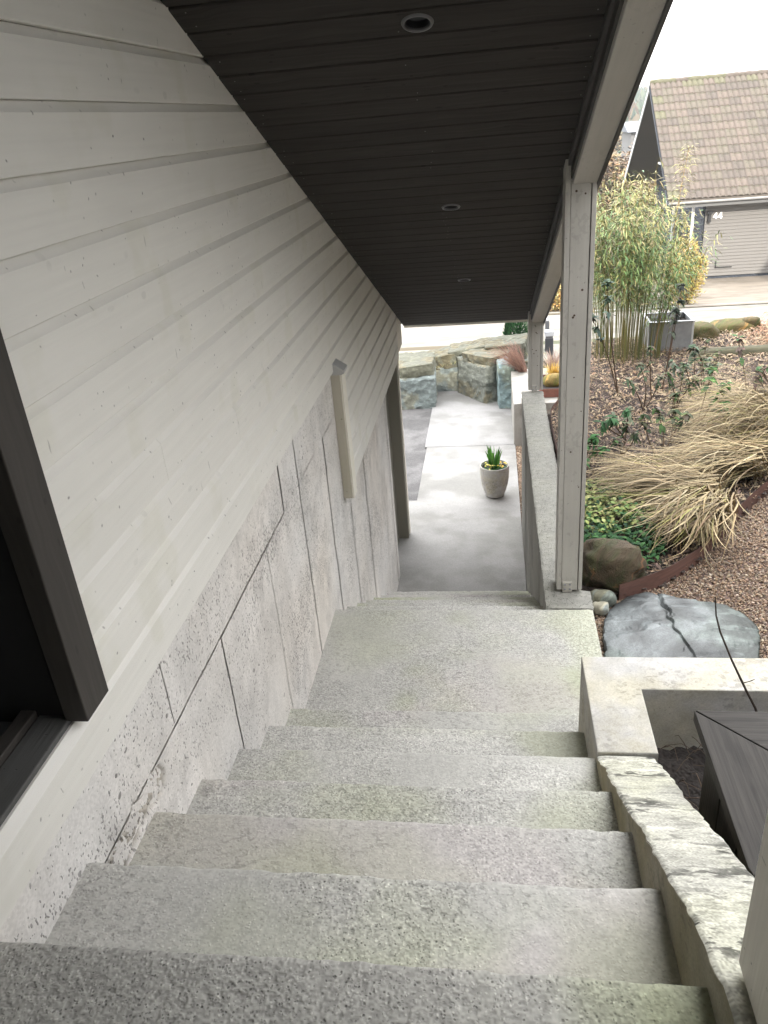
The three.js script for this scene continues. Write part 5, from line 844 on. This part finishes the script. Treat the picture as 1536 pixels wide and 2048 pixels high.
{ // yellow shrubs between road and garage, distant trees, far house
  const R = rng(201);
  const bush = (name, label, cat, x, y, z, rx, ry, rz, n, cols, ls) => { const t = thing(name, label, cat, [x, y, z]), b = new Blades(), st = new Blades();
    for (let i = 0; i < n; i++) { const a = R() * 6.28, u = R() * 2 - 1, r = Math.cbrt(R()) * (0.8 + 0.45 * fb3(Math.cos(a) * 2 + x, u * 2 + y, Math.sin(a) * 2)), q = Math.sqrt(1 - u * u), X = x + Math.cos(a) * q * r * rx, Y = y + ry + u * r * ry, Z = z + Math.sin(a) * q * r * rz, aa = R() * 6.28, l = ls * (0.6 + 0.8 * R()); b.blade([0, 0.5, 1].map(w => [X + Math.cos(aa) * l * w, Y + l * (0.5 - R()) * w, Z + Math.sin(aa) * l * w]), [-Math.sin(aa), R() - 0.5, Math.cos(aa)], l * 0.45, vary(cols[Math.floor(R() * cols.length)], R, 0.3)); }
    for (let i = 0; i < 14; i++) { const a = R() * 6.28, r = R() * 0.7; st.tube([0, 0.5, 1].map(w => [x + Math.cos(a) * r * rx * w, y + ry * 1.5 * w, z + Math.sin(a) * r * rz * w]), 0.02 * ry, 0.006 * ry, [0.09, 0.065, 0.05], 4); }
    part('trunk', st.geo(), dryMat, t); part('crown', b.geo(), dryMat, t); };
  bush('golden_shrub', 'golden yellow shrub in front of the garage corner behind the bamboo', 'shrub', 5.1, -4.5, -18.4, 0.55, 1.0, 0.5, 4200, [[0.36, 0.29, 0.06], [0.4, 0.32, 0.1], [0.3, 0.24, 0.05], [0.25, 0.17, 0.06]], 0.07);
  bush('autumn_shrub', 'orange leaved shrub across the road seen between the posts', 'shrub', 2.3, -4.5, -18.8, 0.7, 0.55, 0.5, 3000, [[0.45, 0.26, 0.09], [0.5, 0.36, 0.13], [0.3, 0.3, 0.1]], 0.07);
  bush('autumn_shrub', 'rusty low shrub against the left corner of the garage', 'shrub', 5.6, -4.6, -20.5, 0.5, 0.6, 0.5, 2200, [[0.45, 0.30, 0.14], [0.36, 0.2, 0.1], [0.5, 0.4, 0.2]], 0.07);
  const kinds = [[[0.13, 0.085, 0.05], [0.16, 0.105, 0.06], [0.1, 0.07, 0.045]], [[0.045, 0.075, 0.04], [0.035, 0.06, 0.035]], [[0.19, 0.115, 0.055], [0.16, 0.125, 0.06]]];
  const where = ['nearest behind the top of the bamboo', 'just left of the gable of the tiled house', 'hidden low behind the gable', 'beside the distant small white house', 'right of the distant small white house', 'below the distant small white house', 'above the roof of the distant small house', 'on the slope left of the distant house', 'high on the far slope beside the roof beam', 'highest on the far slope below the hills', 'at the foot of the wooded hills', 'just behind the bamboo canes next to the post', 'directly in front of the distant small white house'];
  [[4.2, -36, 1.5, 2.2, 0], [6.2, -40, 1.6, 2.6, 2], [8.2, -46, 1.8, 2.6, 0], [5.4, -50, 2, 2.4, 1], [9.8, -52, 2, 2.6, 2], [7.4, -58, 2.2, 2.6, 0], [11.4, -66, 2.4, 2.8, 1], [9.3, -74, 3, 3, 0], [13.5, -84, 3.2, 3.4, 2], [15.5, -96, 3.4, 3.6, 1], [12.5, -104, 3.6, 3.8, 0], [3.0, -30, 1.2, 1.5, 2], [10.2, -55, 2.0, 2.45, 2]].forEach(([x, z, r, hh, k], i) =>
    bush('hillside_tree', ['brown bare tree ', 'dark green tree ', 'orange brown tree '][k] + where[i], 'tree', x, gy(z) - 0.3, z, r, hh, r, 2600, kinds[k], 0.16 + r * 0.05));
  const fh = thing('distant_house', 'small far white house with a grey roof on the slope behind the gable', 'house', [10.7, -2.6, -60]);
  part('wall', box(10.3, 11.0, -9, -1.98, -64, -60), mat({ color: lin(0.14, 0.14, 0.14), roughness: 0.8 }), fh);
  part('roof', extr([[-59.6, -2.0], [-62, -1.4], [-64.4, -2.0]], 'x', 10.0, 11.3), mat({ color: lin(0.12, 0.13, 0.15), roughness: 0.8 }), fh);
}
{ // wooded hills beyond
  const R = rng(211), b = new Blades();
  for (let i = 0; i < 26000; i++) { const z = -130 - Math.pow(R(), 0.8) * 330, x = z * -0.16 + (R() - 0.5) * (60 - z * 0.55), far = ss(-40, -200, z), y = gy(z) + far * 4 * fb3(x * 0.012, 3, z * 0.012, 4), h = 2.5 + R() * 4, w = 1.5 + R() * 2.5, a = R() * 3.14, k = R(), c = k < 0.5 ? [0.055, 0.08, 0.05] : k < 0.8 ? [0.16, 0.12, 0.08] : [0.08, 0.10, 0.06];
    b.blade([[x, y - 0.5, z], [x, y + h * 0.4, z], [x, y + h * 0.75, z], [x, y + h, z]], [Math.cos(a), 0, Math.sin(a)], w, vary(c, R, 0.3), t => [0.4, 1, 0.7, 0.1][Math.round(t * 3)]); }
  const o = new THREE.Mesh(b.geo(), dryMat); o.name = 'far_woodland'; o.userData = { kind: 'stuff', label: 'hazy wooded hillside beyond the houses', category: 'woodland' }; scene.add(o);
}

scene.fog = new THREE.FogExp2(new THREE.Color(0.82, 0.87, 0.93), 0.0008);
scene.traverse(o => { if (o.isMesh) { o.castShadow = o.receiveShadow = true; } });
renderer.render(scene, camera);
